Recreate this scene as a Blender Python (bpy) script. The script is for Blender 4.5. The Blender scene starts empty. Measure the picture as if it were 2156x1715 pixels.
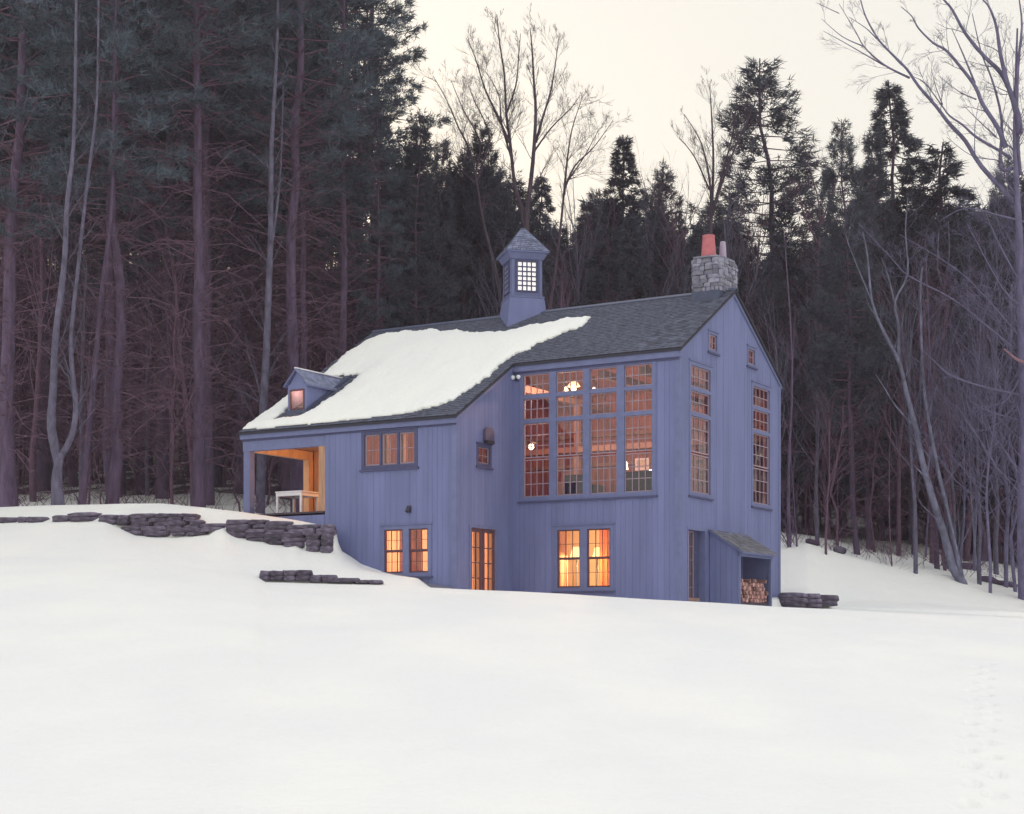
import bpy, math, random
import numpy as np
from mathutils import Vector, Matrix, noise

# ------------------------------------------------------------------ camera, sky, sun, exposure
F, HOR, CX = 3408.0, 1333.0, 1078.0        # focal length and horizon row for a 2156 wide frame
sc = bpy.context.scene
col = sc.collection
cam = bpy.data.cameras.new('camera')
cam.sensor_width = 36.0
cam.lens = F / 2156 * 36
cam.shift_y = (HOR - 857.0) / 2156
cam.clip_start = 0.5
cam.clip_end = 5000
camo = bpy.data.objects.new('camera', cam)
camo.rotation_euler = (math.pi / 2, 0, 0)
col.objects.link(camo)
sc.camera = camo

w = bpy.data.worlds.new('World')
sc.world = w
w.use_nodes = True
nt = w.node_tree
nt.nodes.clear()
out = nt.nodes.new('ShaderNodeOutputWorld')
sky = nt.nodes.new('ShaderNodeTexSky')
sky.sky_type = 'NISHITA'
sky.sun_disc = False
SUN_EL, SUN_ROT = math.radians(8), math.radians(-12)
sky.sun_elevation = SUN_EL
sky.sun_rotation = SUN_ROT
bg1 = nt.nodes.new('ShaderNodeBackground')
bg1.inputs['Strength'].default_value = 0.05
nt.links.new(sky.outputs[0], bg1.inputs[0])
bg2 = nt.nodes.new('ShaderNodeBackground')          # thin even cloud veil over the whole sky
tcw = nt.nodes.new('ShaderNodeTexCoord')
sxyz = nt.nodes.new('ShaderNodeSeparateXYZ')
nt.links.new(tcw.outputs['Generated'], sxyz.inputs[0])
vr = nt.nodes.new('ShaderNodeValToRGB')             # overcast veil: cream near the horizon, brighter overhead
vr.color_ramp.elements[0].position = 0.0; vr.color_ramp.elements[0].color = (0.98, 0.96, 0.78, 1)
vr.color_ramp.elements[1].position = 1.0; vr.color_ramp.elements[1].color = (0.99, 0.995, 1.03, 1)
e_ = vr.color_ramp.elements.new(0.40); e_.color = (0.87, 0.85, 0.73, 1)
nt.links.new(sxyz.outputs['Z'], vr.inputs[0])
vm = nt.nodes.new('ShaderNodeVectorMath'); vm.operation = 'SCALE'; vm.inputs['Scale'].default_value = 1.0
nt.links.new(vr.outputs[0], vm.inputs[0])
up_ = nt.nodes.new('ShaderNodeMapRange'); up_.inputs[1].default_value = 0.4; up_.inputs[2].default_value = 1.0
up_.inputs[3].default_value = 1.0; up_.inputs[4].default_value = 1.45
nt.links.new(sxyz.outputs['Z'], up_.inputs[0]); nt.links.new(up_.outputs[0], vm.inputs['Scale'])
nt.links.new(vm.outputs[0], bg2.inputs['Color'])
bg2.inputs['Strength'].default_value = 1.0
ad = nt.nodes.new('ShaderNodeAddShader')
nt.links.new(bg1.outputs[0], ad.inputs[0])
nt.links.new(bg2.outputs[0], ad.inputs[1])
nt.links.new(ad.outputs[0], out.inputs[0])

sl = bpy.data.lights.new('sun', 'SUN')
sl.energy = 0.5
sl.angle = math.radians(25)
sl.color = (1, 0.9, 0.78)
so = bpy.data.objects.new('sun', sl)
sd = Vector((math.sin(-SUN_ROT) * -1 * math.cos(SUN_EL), math.cos(SUN_ROT) * math.cos(SUN_EL), math.sin(SUN_EL)))
so.rotation_euler = sd.to_track_quat('Z', 'Y').to_euler()
col.objects.link(so)

sc.view_settings.view_transform = 'Standard'
sc.view_settings.look = 'None'
sc.view_settings.gamma = 1
sc.view_settings.use_curve_mapping = False
sc.view_settings.exposure = 0.0
sc.cycles.use_denoising = True
sc.cycles.max_bounces = 7
sc.cycles.diffuse_bounces = 4
sc.cycles.transparent_max_bounces = 8
sc.cycles.sample_clamp_indirect = 4
sc.cycles.caustics_reflective = False
sc.cycles.caustics_refractive = False

rnd = random.Random(7)
R = math.radians


# ------------------------------------------------------------------ helpers
def tag(o, label=None, cat=None, group=None, kind=None):
    if label: o['label'] = label
    if cat: o['category'] = cat
    if group: o['group'] = group
    if kind: o['kind'] = kind
    return o


def empty(name, loc=(0, 0, 0), rz=0, parent=None):
    o = bpy.data.objects.new(name, None)
    o.empty_display_size = 0.2
    o.location = loc
    o.rotation_euler = (0, 0, rz)
    col.objects.link(o)
    if parent: o.parent = parent
    return o


class MB:
    """collects polygons and links them as one mesh object"""
    def __init__(s):
        s.v = []; s.f = []

    def poly(s, pts):
        n = len(s.v); s.v += [tuple(p) for p in pts]; s.f.append(tuple(range(n, n + len(pts))))

    def prism(s, poly, off):
        """closed polygon (3D points) extruded by vector off"""
        n = len(s.v); k = len(poly); off = Vector(off)
        a = [Vector(p) for p in poly]
        s.v += [tuple(p) for p in a] + [tuple(p + off) for p in a]
        s.f.append(tuple(n + i for i in range(k))[::-1])
        s.f.append(tuple(n + k + i for i in range(k)))
        for i in range(k):
            j = (i + 1) % k
            s.f.append((n + i, n + j, n + k + j, n + k + i))

    def box(s, x0, x1, y0, y1, z0, z1):
        s.prism([(x0, y0, z0), (x1, y0, z0), (x1, y1, z0), (x0, y1, z0)], (0, 0, z1 - z0))

    def tube(s, pts, rad, n=6, cap=True):
        pts = [Vector(p) for p in pts]
        base = len(s.v); m = len(pts); prev = None
        for i, p in enumerate(pts):
            d = (pts[min(i + 1, m - 1)] - pts[max(i - 1, 0)])
            d = d.normalized() if d.length > 1e-9 else Vector((0, 0, 1))
            if prev is None:
                q = d.orthogonal().normalized()
            else:
                q = prev - d * prev.dot(d)
                q = q.normalized() if q.length > 1e-6 else d.orthogonal().normalized()
            prev = q; b = d.cross(q)
            r = rad[i] if hasattr(rad, '__len__') else rad
            for k in range(n):
                a = 2 * math.pi * k / n
                s.v.append(tuple(p + (q * math.cos(a) + b * math.sin(a)) * r))
        for i in range(m - 1):
            for k in range(n):
                k2 = (k + 1) % n
                s.f.append((base + i * n + k, base + i * n + k2, base + (i + 1) * n + k2, base + (i + 1) * n + k))
        if cap:
            s.f.append(tuple(base + k for k in range(n))[::-1])
            s.f.append(tuple(base + (m - 1) * n + k for k in range(n)))

    def lathe(s, c, prof, n=12):
        base = len(s.v)
        for r, z in prof:
            for k in range(n):
                a = 2 * math.pi * k / n
                s.v.append((c[0] + r * math.cos(a), c[1] + r * math.sin(a), c[2] + z))
        for i in range(len(prof) - 1):
            for k in range(n):
                k2 = (k + 1) % n
                s.f.append((base + i * n + k, base + i * n + k2, base + (i + 1) * n + k2, base + (i + 1) * n + k))
        s.f.append(tuple(base + k for k in range(n))[::-1])
        s.f.append(tuple(base + (len(prof) - 1) * n + k for k in range(n)))

    def mesh(s, name, mat, smooth=False):
        me = bpy.data.meshes.new(name)
        me.from_pydata(s.v, [], s.f)
        if mat: me.materials.append(mat)
        if smooth:
            me.polygons.foreach_set('use_smooth', [True] * len(me.polygons))
        return me

    def build(s, name, mat, parent=None, smooth=False, loc=None):
        o = bpy.data.objects.new(name, s.mesh(name, mat, smooth))
        col.objects.link(o)
        if parent: o.parent = parent
        if loc: o.location = loc
        return o


def np_mesh(name, verts, faces, mat, smooth=False, k=3):
    """fast mesh from numpy arrays; faces all with k corners"""
    me = bpy.data.meshes.new(name)
    me.vertices.add(len(verts)); me.vertices.foreach_set('co', np.asarray(verts, np.float32).ravel())
    nf = len(faces)
    me.loops.add(nf * k); me.loops.foreach_set('vertex_index', np.asarray(faces, np.int32).ravel())
    me.polygons.add(nf)
    me.polygons.foreach_set('loop_start', np.arange(0, nf * k, k, dtype=np.int32))
    if smooth: me.polygons.foreach_set('use_smooth', np.ones(nf, bool))
    me.materials.append(mat)
    me.update(calc_edges=True)
    return me


def link(name, me, parent=None, loc=None):
    o = bpy.data.objects.new(name, me)
    col.objects.link(o)
    if parent: o.parent = parent
    if loc is not None: o.location = loc
    return o


# ------------------------------------------------------------------ materials
def mat(name, base, rough=0.8, var=0.0, vscale=3.0, stretch=(1, 1, 1), bump=0.0, bscale=20.0, obj_var=0.0,
        base2=None, spec=0.3, emit=None, estr=0.0, detail=4):
    m = bpy.data.materials.new(name)
    m.use_nodes = True
    n = m.node_tree.nodes; l = m.node_tree.links
    b = n['Principled BSDF']
    b.inputs['Roughness'].default_value = rough
    b.inputs['Specular IOR Level'].default_value = spec
    b.inputs['Base Color'].default_value = (*base, 1)
    tc = n.new('ShaderNodeTexCoord')
    mp = n.new('ShaderNodeMapping'); mp.inputs['Scale'].default_value = stretch
    l.new(tc.outputs['Object'], mp.inputs[0])
    last = None
    if var or base2:
        tx = n.new('ShaderNodeTexNoise'); tx.inputs['Scale'].default_value = vscale; tx.inputs['Detail'].default_value = detail
        tx.inputs['Roughness'].default_value = 0.62
        l.new(mp.outputs[0], tx.inputs[0])
        rp = n.new('ShaderNodeValToRGB')
        c2 = base2 or tuple(c * (1 - var) for c in base)
        c1 = base if base2 else tuple(min(1, c * (1 + var)) for c in base)
        rp.color_ramp.elements[0].position = 0.32; rp.color_ramp.elements[0].color = (*c2, 1)
        rp.color_ramp.elements[1].position = 0.68; rp.color_ramp.elements[1].color = (*c1, 1)
        l.new(tx.outputs[0], rp.inputs[0])
        last = rp.outputs[0]
    if obj_var:
        oi = n.new('ShaderNodeObjectInfo')
        mr = n.new('ShaderNodeMapRange'); mr.inputs[3].default_value = 1 - obj_var; mr.inputs[4].default_value = 1 + obj_var
        l.new(oi.outputs['Random'], mr.inputs[0])
        mx = n.new('ShaderNodeVectorMath'); mx.operation = 'SCALE'
        if last: l.new(last, mx.inputs[0])
        else: mx.inputs[0].default_value = base
        l.new(mr.outputs[0], mx.inputs['Scale'])
        last = mx.outputs[0]
    if last: l.new(last, b.inputs['Base Color'])
    if bump:
        tb = n.new('ShaderNodeTexNoise'); tb.inputs['Scale'].default_value = bscale; tb.inputs['Detail'].default_value = 5
        l.new(mp.outputs[0], tb.inputs[0])
        bp = n.new('ShaderNodeBump'); bp.inputs['Strength'].default_value = bump; bp.inputs['Distance'].default_value = 0.03
        l.new(tb.outputs[0], bp.inputs['Height']); l.new(bp.outputs[0], b.inputs['Normal'])
    if emit:
        b.inputs['Emission Color'].default_value = (*emit, 1)
        b.inputs['Emission Strength'].default_value = estr
    return m


def glass_mat(name, tint, refl):
    m = bpy.data.materials.new(name); m.use_nodes = True
    n = m.node_tree.nodes; l = m.node_tree.links; n.clear()
    o = n.new('ShaderNodeOutputMaterial'); mx = n.new('ShaderNodeMixShader')
    t = n.new('ShaderNodeBsdfTransparent'); t.inputs[0].default_value = (*tint, 1)
    g = n.new('ShaderNodeBsdfGlossy'); g.inputs['Roughness'].default_value = 0.04; g.inputs[0].default_value = (0.95, 0.93, 1, 1)
    fr = n.new('ShaderNodeFresnel'); fr.inputs[0].default_value = 1.5
    ma = n.new('ShaderNodeMath'); ma.operation = 'MULTIPLY_ADD'; ma.inputs[1].default_value = 1.0; ma.inputs[2].default_value = refl
    l.new(fr.outputs[0], ma.inputs[0]); l.new(ma.outputs[0], mx.inputs[0])
    l.new(t.outputs[0], mx.inputs[1]); l.new(g.outputs[0], mx.inputs[2]); l.new(mx.outputs[0], o.inputs[0])
    return m


M = {}
M['board'] = mat('blue_grey_siding', (0.164, 0.185, 0.366), 0.75, 0.12, 1.6, (1, 1, 0.16), 0.3, 40, 0.032, spec=0.25)
M['backing'] = mat('siding_backing', (0.10, 0.108, 0.25), 0.9)
M['trim'] = mat('blue_grey_trim', (0.150, 0.170, 0.330), 0.7, 0.10, 3, (1, 1, 1), 0.15, 30, 0.03)
M['trim_dark'] = mat('dark_blue_sill', (0.075, 0.078, 0.17), 0.7, 0.12, 4, (1, 1, 1), 0.15, 30)
M['sash'] = mat('window_sash', (0.32, 0.24, 0.30), 0.6, 0.08, 4)
M['sash_dark'] = mat('dark_sash', (0.12, 0.06, 0.08), 0.6, 0.08, 4)
M['shingle'] = mat('roof_shingle', (0.092, 0.102, 0.150), 0.85, 0.35, 5, (1, 1, 1), 0.4, 30, 0.28)
M['shingle_far'] = mat('roof_shingle_field', (0.092, 0.102, 0.150), 0.85, 0.45, 7, (1, 1, 1), 0.4, 30)
M['shingle_cup'] = mat('cupola_shingle', (0.17, 0.19, 0.30), 0.8, 0.3, 6, (1, 1, 1), 0.3, 30, 0.2)
M['shingle_shed'] = mat('woodshed_shingle', (0.15, 0.15, 0.18), 0.85, 0.3, 6, (1, 1, 1), 0.3, 30, 0.25)
M['under'] = mat('roof_deck', (0.04, 0.04, 0.06), 0.9)
M['glass'] = glass_mat('window_glass', (0.86, 0.82, 0.86), 0.03)
M['glass_clear'] = glass_mat('clear_glass', (0.95, 0.95, 0.95), 0.0)
M['wood_in'] = mat('interior_pine', (0.36, 0.15, 0.14), 0.7, 0.4, 2.5, (4, 4, 0.5), 0.1, 20)
M['wood_in2'] = mat('interior_pine_h', (0.40, 0.18, 0.17), 0.7, 0.35, 2.5, (0.6, 4, 5), 0.1, 20)
M['beam_in'] = mat('interior_beam', (0.36, 0.22, 0.19), 0.7, 0.2, 3, (1, 1, 1), 0.1, 20)
M['plaster'] = mat('interior_plaster', (0.75, 0.62, 0.42), 0.9, 0.06, 3)
M['porch_wood'] = mat('porch_timber', (0.62, 0.40, 0.26), 0.7, 0.2, 3, (1, 1, 0.3), 0.25, 25)
M['porch_wood2'] = mat('porch_board', (0.45, 0.26, 0.17), 0.75, 0.25, 3, (3, 3, 0.3), 0.25, 25, 0.08)
M['deck'] = mat('porch_deck', (0.07, 0.055, 0.08), 0.85, 0.2, 4)
M['white'] = mat('white_paint', (0.72, 0.70, 0.78), 0.6, 0.06, 5)
M['stone'] = mat('ledge_stone', (0.118, 0.100, 0.146), 0.9, 0.55, 3.5, (1, 1, 2.5), 1.0, 7, 0.35)
M['chstone'] = mat('chimney_stone', (0.30, 0.30, 0.36), 0.9, 0.35, 5, (1, 1, 1), 0.8, 14, 0.38, base2=(0.17, 0.17, 0.27))
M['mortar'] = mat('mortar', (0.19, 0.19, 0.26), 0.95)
M['terra'] = mat('terracotta', (0.50, 0.16, 0.19), 0.75, 0.12, 5, bump=0.1)
M['flue'] = mat('pale_flue', (0.36, 0.30, 0.42), 0.7, 0.1, 5)
M['lead'] = mat('flashing', (0.07, 0.085, 0.15), 0.5, 0.15, 5)
M['dark'] = mat('black_metal', (0.035, 0.03, 0.045), 0.6, 0.1, 5)
M['lampglass'] = mat('floodlight_white', (0.85, 0.87, 0.95), 0.25, spec=0.6)
M['fabric'] = mat('dark_upholstery', (0.035, 0.03, 0.06), 0.95, 0.2, 8)
M['log_end'] = mat('split_log', (0.36, 0.20, 0.19), 0.9, 0.4, 12, obj_var=0.55)
M['bulb'] = mat('warm_bulb', (1, .8, .6), 0.5, emit=(1.0, 0.80, 0.50), estr=7.0)
M['bulb_white'] = mat('white_bulb', (1, .9, .9), 0.5, emit=(1.0, 0.85, 0.75), estr=4.0)
M['shade'] = mat('lamp_shade', (0.9, .75, .4), 0.8, emit=(1.0, 0.72, 0.26), estr=1.9)
M['cup_glow'] = mat('cupola_frosted_glow_pane', (0.8, .8, .8), 0.6, var=0.1, vscale=3, emit=(1.0, 0.92, 0.88), estr=0.60)  # frosted panes emit on their own in place of a lamp inside
M['curtain'] = mat('pale_curtain', (0.62, 0.50, 0.48), 0.9, 0.1, 6)
M['curtain_red'] = mat('red_curtain', (0.42, 0.12, 0.05), 0.9, 0.15, 6)
M['plum'] = mat('plum_light_block', (0.16, 0.10, 0.14), 0.9, 0.15, 6)
M['picture'] = mat('picture_print', (0.6, .5, .4), 0.8, 0.3, 20)
M['book'] = mat('book_spines', (0.25, 0.16, 0.14), 0.8, 0.4, 30, (8, 1, 1))

# bark and needles
M['bark_pine'] = mat('pine_bark', (0.100, 0.070, 0.125), 0.95, 0.35, 5, (1, 1, 0.25), 0.7, 10, 0.15)
M['bark_grey'] = mat('hardwood_bark', (0.115, 0.105, 0.165), 0.9, 0.38, 5, (1, 1, 0.45), 0.6, 12, 0.12)
M['bark_pale'] = mat('pale_bark', (0.165, 0.165, 0.25), 0.9, 0.45, 4, (1, 1, 0.5), 0.6, 12, 0.1)
M['bark_dead'] = mat('dead_branch_bark', (0.140, 0.080, 0.122), 0.95, 0.3, 4)
M['bark_sky'] = mat('dark_limb_bark', (0.075, 0.055, 0.080), 0.95, 0.3, 4, (1, 1, .4), .5, 12)
M['bark_sky2'] = mat('grey_violet_bark', (0.150, 0.135, 0.235), 0.95, 0.3, 4, (1, 1, .4), .5, 12)
M['bark_twig'] = mat('twig_bark', (0.128, 0.075, 0.118), 0.95, 0.3, 4)
M['needle'] = mat('pine_needles', (0.080, 0.104, 0.138), 0.85, 0.4, 0.8, obj_var=0.22, spec=0.2)
M['needle_dark'] = mat('spruce_needles', (0.066, 0.076, 0.104), 0.85, 0.35, 1.2, obj_var=0.22, spec=0.2)


for k_ in ('curtain', 'curtain_red'):
    _n = M[k_].node_tree.nodes; _l = M[k_].node_tree.links
    _t = _n.new('ShaderNodeBsdfTranslucent'); _t.inputs[0].default_value = (.95, .62, .42, 1) if k_ == 'curtain' else (.9, .25, .08, 1)
    _m = _n.new('ShaderNodeMixShader'); _m.inputs[0].default_value = .6
    _o = [q for q in _n if q.type == 'OUTPUT_MATERIAL'][0]
    _l.new(_n['Principled BSDF'].outputs[0], _m.inputs[1]); _l.new(_t.outputs[0], _m.inputs[2]); _l.new(_m.outputs[0], _o.inputs[0])


def snow_mat(name, litter=0.0):
    m = bpy.data.materials.new(name); m.use_nodes = True
    n = m.node_tree.nodes; l = m.node_tree.links
    b = n['Principled BSDF']; b.inputs['Roughness'].default_value = 0.65
    b.inputs['Specular IOR Level'].default_value = 0.15
    tc = n.new('ShaderNodeTexCoord')
    t1 = n.new('ShaderNodeTexNoise'); t1.inputs['Scale'].default_value = 0.35; t1.inputs['Detail'].default_value = 6
    mp = n.new('ShaderNodeMapping'); mp.inputs['Scale'].default_value = (1, 0.6, 1)
    l.new(tc.outputs['Object'], mp.inputs[0]); l.new(mp.outputs[0], t1.inputs[0])
    rp = n.new('ShaderNodeValToRGB')
    rp.color_ramp.elements[0].position = 0.35; rp.color_ramp.elements[0].color = (0.80, 0.815, 0.82, 1)
    rp.color_ramp.elements[1].position = 0.65; rp.color_ramp.elements[1].color = (0.85, 0.855, 0.84, 1)
    l.new(t1.outputs[0], rp.inputs[0])
    l.new(rp.outputs[0], b.inputs['Base Color'])
    t2 = n.new('ShaderNodeTexNoise'); t2.inputs['Scale'].default_value = 6; t2.inputs['Detail'].default_value = 8
    t2.inputs['Roughness'].default_value = 0.6
    l.new(tc.outputs['Object'], t2.inputs[0])
    t3 = n.new('ShaderNodeTexNoise'); t3.inputs['Scale'].default_value = 1.1; t3.inputs['Detail'].default_value = 3
    l.new(mp.outputs[0], t3.inputs[0])
    am = n.new('ShaderNodeMath'); am.operation = 'MULTIPLY_ADD'; am.inputs[1].default_value = 3.0
    l.new(t3.outputs[0], am.inputs[0]); l.new(t2.outputs[0], am.inputs[2])
    bp = n.new('ShaderNodeBump'); bp.inputs['Strength'].default_value = 0.5; bp.inputs['Distance'].default_value = 0.07
    l.new(am.outputs[0], bp.inputs['Height']); l.new(bp.outputs[0], b.inputs['Normal'])
    if litter:
        # fallen needles, sticks and bare patches under the trees (world position decides where the wood begins)
        t4 = n.new('ShaderNodeTexNoise'); t4.inputs['Scale'].default_value = 0.45; t4.inputs['Detail'].default_value = 7
        t4.inputs['Roughness'].default_value = 0.7
        m2 = n.new('ShaderNodeMapping'); m2.inputs['Scale'].default_value = (1, 0.35, 1)
        l.new(tc.outputs['Object'], m2.inputs[0]); l.new(m2.outputs[0], t4.inputs[0])
        at = n.new('ShaderNodeAttribute'); at.attribute_name = 'wood'
        sm = n.new('ShaderNodeMath'); sm.operation = 'ADD'
        l.new(t4.outputs[0], sm.inputs[0]); l.new(at.outputs['Fac'], sm.inputs[1])
        r2 = n.new('ShaderNodeValToRGB'); r2.color_ramp.elements[0].position = 0.88; r2.color_ramp.elements[1].position = 0.98
        l.new(sm.outputs[0], r2.inputs[0])
        mx = n.new('ShaderNodeMix'); mx.data_type = 'RGBA'
        l.new(r2.outputs[0], mx.inputs[0]); l.new(rp.outputs[0], mx.inputs[6]); mx.inputs[7].default_value = (0.060, 0.036, 0.054, 1)
        l.new(mx.outputs[2], b.inputs['Base Color'])
    return m


M['snow'] = snow_mat('field_snow', 1)
M['roof_snow'] = snow_mat('roof_snow_mat')


# ------------------------------------------------------------------ ground
def at(u, v, d):
    """world point seen at column u, row v of the 2156 wide frame, d metres out"""
    return Vector(((u - CX) / F * d, d, (HOR - v) / F * d))


def lerp_tab(tab, x):
    if x <= tab[0][0]: return tab[0][1]
    for (a, va), (b, vb) in zip(tab, tab[1:]):
        if x <= b: return va + (vb - va) * (x - a) / (b - a)
    return tab[-1][1]


def S(t): t = max(0., min(1., t)); return t * t * (3 - 2 * t)


# rows: (depth table, row table) along the frame columns
DL = [(-1500, 56.5), (0, 54.6), (300, 53.4), (480, 52.4), (700, 50.9), (730, 51.2), (760, 51.3), (905, 50.2), (960, 49.9), (1200, 50.6), (1500, 51.5), (1643, 56.0), (1760, 58), (3600, 58)]
T47 = [(-1500, 1190), (0, 1172), (300, 1178), (540, 1214), (560, 1226), (640, 1229), (800, 1231), (905, 1236), (1000, 1241), (1200, 1251),
       (1430, 1266), (1645, 1279), (1755, 1283), (2156, 1303), (3600, 1350)]
T473 = [(-1500, 1186), (0, 1168), (300, 1174), (540, 1210), (556, 1206), (570, 1203), (640, 1203), (665, 1214), (745, 1218), (800, 1228), (905, 1237.5), (1000, 1243),
        (1200, 1253), (1430, 1268), (1645, 1281), (1755, 1285), (2156, 1305), (3600, 1352)]
T488 = [(-1500, 1170), (0, 1155), (300, 1160), (560, 1195), (640, 1196), (750, 1203), (880, 1219), (905, 1236), (960, 1256), (1200, 1266), (1430, 1280),
        (1645, 1292), (1755, 1292), (2156, 1312), (3600, 1350)]
TLO = [(-1500, 1120), (0, 1101), (130, 1098), (220, 1098), (262, 1116), (285, 1127), (330, 1131), (370, 1131), (440, 1124), (452, 1115), (470, 1112), (500, 1130),
       (600, 1149), (622, 1148), (640, 1158), (690, 1164), (720, 1168), (760, 1194), (800, 1207), (880, 1217), (905, 1236), (960, 1258), (1200, 1268), (1430, 1282),
       (1643, 1282), (1760, 1280), (2156, 1300), (3600, 1340)]
TUP = [(-1500, 1092), (0, 1091), (120, 1090), (150, 1088), (175, 1082), (220, 1086), (240, 1092), (262, 1087), (320, 1083), (400, 1084), (425, 1103), (470, 1107), (500, 1097),
       (560, 1096), (610, 1104), (650, 1106), (690, 1105), (706, 1118), (716, 1160), (760, 1192), (800, 1206), (880, 1217), (905, 1236), (960, 1258), (1200, 1268), (1430, 1282),
       (1643, 1262), (1700, 1252), (1735, 1262), (1760, 1276), (2156, 1290), (3600, 1330)]
TCR = [(-1500, 1085), (0, 1068), (150, 1062), (340, 1060), (430, 1068), (510, 1078), (600, 1092), (655, 1102), (706, 1112), (716, 1158), (760, 1185), (905, 1236), (960, 1258),
       (1430, 1280), (1643, 1240), (1700, 1236), (1760, 1262), (2156, 1285), (3600, 1320)]
T66 = [(-1500, 1084), (0, 1069), (300, 1064), (512, 1080), (700, 1085), (1643, 1150), (1700, 1146), (1730, 1156), (1780, 1172), (1850, 1188), (2000, 1206), (2156, 1246), (3600, 1290)]
T72 = [(-1500, 1060), (0, 1050), (512, 1052), (1643, 1135), (1850, 1168), (2156, 1212), (3600, 1255)]
T90 = [(-1500, 1015), (0, 1005), (512, 1010), (1643, 1100), (1850, 1125), (2156, 1150), (3600, 1200)]
T112 = [(-1500, 985), (0, 975), (512, 980), (1643, 1080), (2156, 1105), (3600, 1150)]
DC = [(-1500, 3.2), (0, 3.0), (480, 1.5), (700, 1.1), (730, .8), (905, .4), (960, 3.0), (3600, 3.2)]
rows_def = lambda u: [(-60, -3.0, 1), (2, -1.72, 1), (9, -1.74, 1), (16, lerp_tab([(0, 1742), (2156, 1752)], u), 0), (47, lerp_tab(T47, u), 0), (47.35, lerp_tab(T473, u), 0),
                      (48.8, lerp_tab(T488, u), 0), (lerp_tab(DL, u), lerp_tab(TLO, u), 0), (lerp_tab(DL, u) + 0.3, lerp_tab(TUP, u), 0),
                      (lerp_tab(DL, u) + lerp_tab(DC, u), lerp_tab(TCR, u), 0), (66, lerp_tab(T66, u), 0), (72, lerp_tab(T72, u), 0), (90, lerp_tab(T90, u), 0),
                      (112, lerp_tab(T112, u), 0), (150, 930, 0), (230, 640, 0), (320, 575, 0), (600, 820, 0), (1150, 1150, 0)]
_cache = {}


def profile(u):
    k = round(u, 1)
    if k not in _cache:
        p = []
        for d, v, iz in rows_def(u):
            p.append((d, v if iz else (HOR - v) / F * d))
        _cache[k] = p
    return _cache[k]


L_, W_, E_, B_, HE, HR, HW = 5.97, 8.35, 3.478, 8.489, 8.892, 11.372, 6.767
A = 0.539; ca, sa = math.cos(A), math.sin(A)
HOUSE = Vector((5.167 - L_ * ca, 50 + L_ * sa, 0))


def to_house(x, y):
    dx, dy = x - HOUSE.x, y - HOUSE.y
    return dx * ca - dy * sa, dx * sa + dy * ca


def bumps(x, y, d):
    amp = 0.05 if d > 8 else 0.02
    h = noise.noise(Vector((x * 0.23, y * 0.13, 3.1))) * 0.10 + noise.noise(Vector((x * 0.7, y * 0.45, 9.1))) * 0.03
    if 46 < d < 68: h *= 0.45
    if d >= 68: h += noise.noise(Vector((x * 0.35, y * 0.3, 1.7))) * 0.35 * min(1, (d - 68) / 6)
    return h


def ground(x, y):
    d = max(y, 0.5)
    u = CX + F * x / d if y > 0.5 else CX
    u = max(-1500, min(3600, u))
    p = profile(u)
    if y <= p[0][0]: z = p[0][1]
    else:
        z = p[-1][1]
        for (a, za), (b, zb) in zip(p, p[1:]):
            if y <= b:
                z = za + (zb - za) * (y - a) / (b - a); break
    return z + bumps(x, y, y)


# columns denser inside the frame
us = list(np.linspace(-1500, -60, 40)) + list(np.arange(-50, 2215, 7.0)) + list(np.linspace(2230, 3600, 38))
near = list(np.linspace(3, 15.5, 12)) + list(np.arange(16, 46.8, 0.115))
rowsN = len(near)
FP = [(14.6 + i * 0.55, (2060 + 8 * math.sin(i * 1.9)) , i) for i in range(0)]
foot = []
for i in range(19):                                    # a line of old tracks up the right side of the field
    v = 1415 + i * 12.5; d = 1.0
    foot.append((2068 + 13 * math.sin(i * 0.55) + (11 if i % 2 else -9) - i * 0.6, v))


def near_depth(v):
    # depth where the slope between 16 m and 47 m shows at row v
    zb, dz = (HOR - 1747) / F * 16, ((HOR - 1300) / F * 47 - (HOR - 1747) / F * 16) / 31
    k = (HOR - v) / F
    return (zb - dz * 16) / (k - dz)


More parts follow.
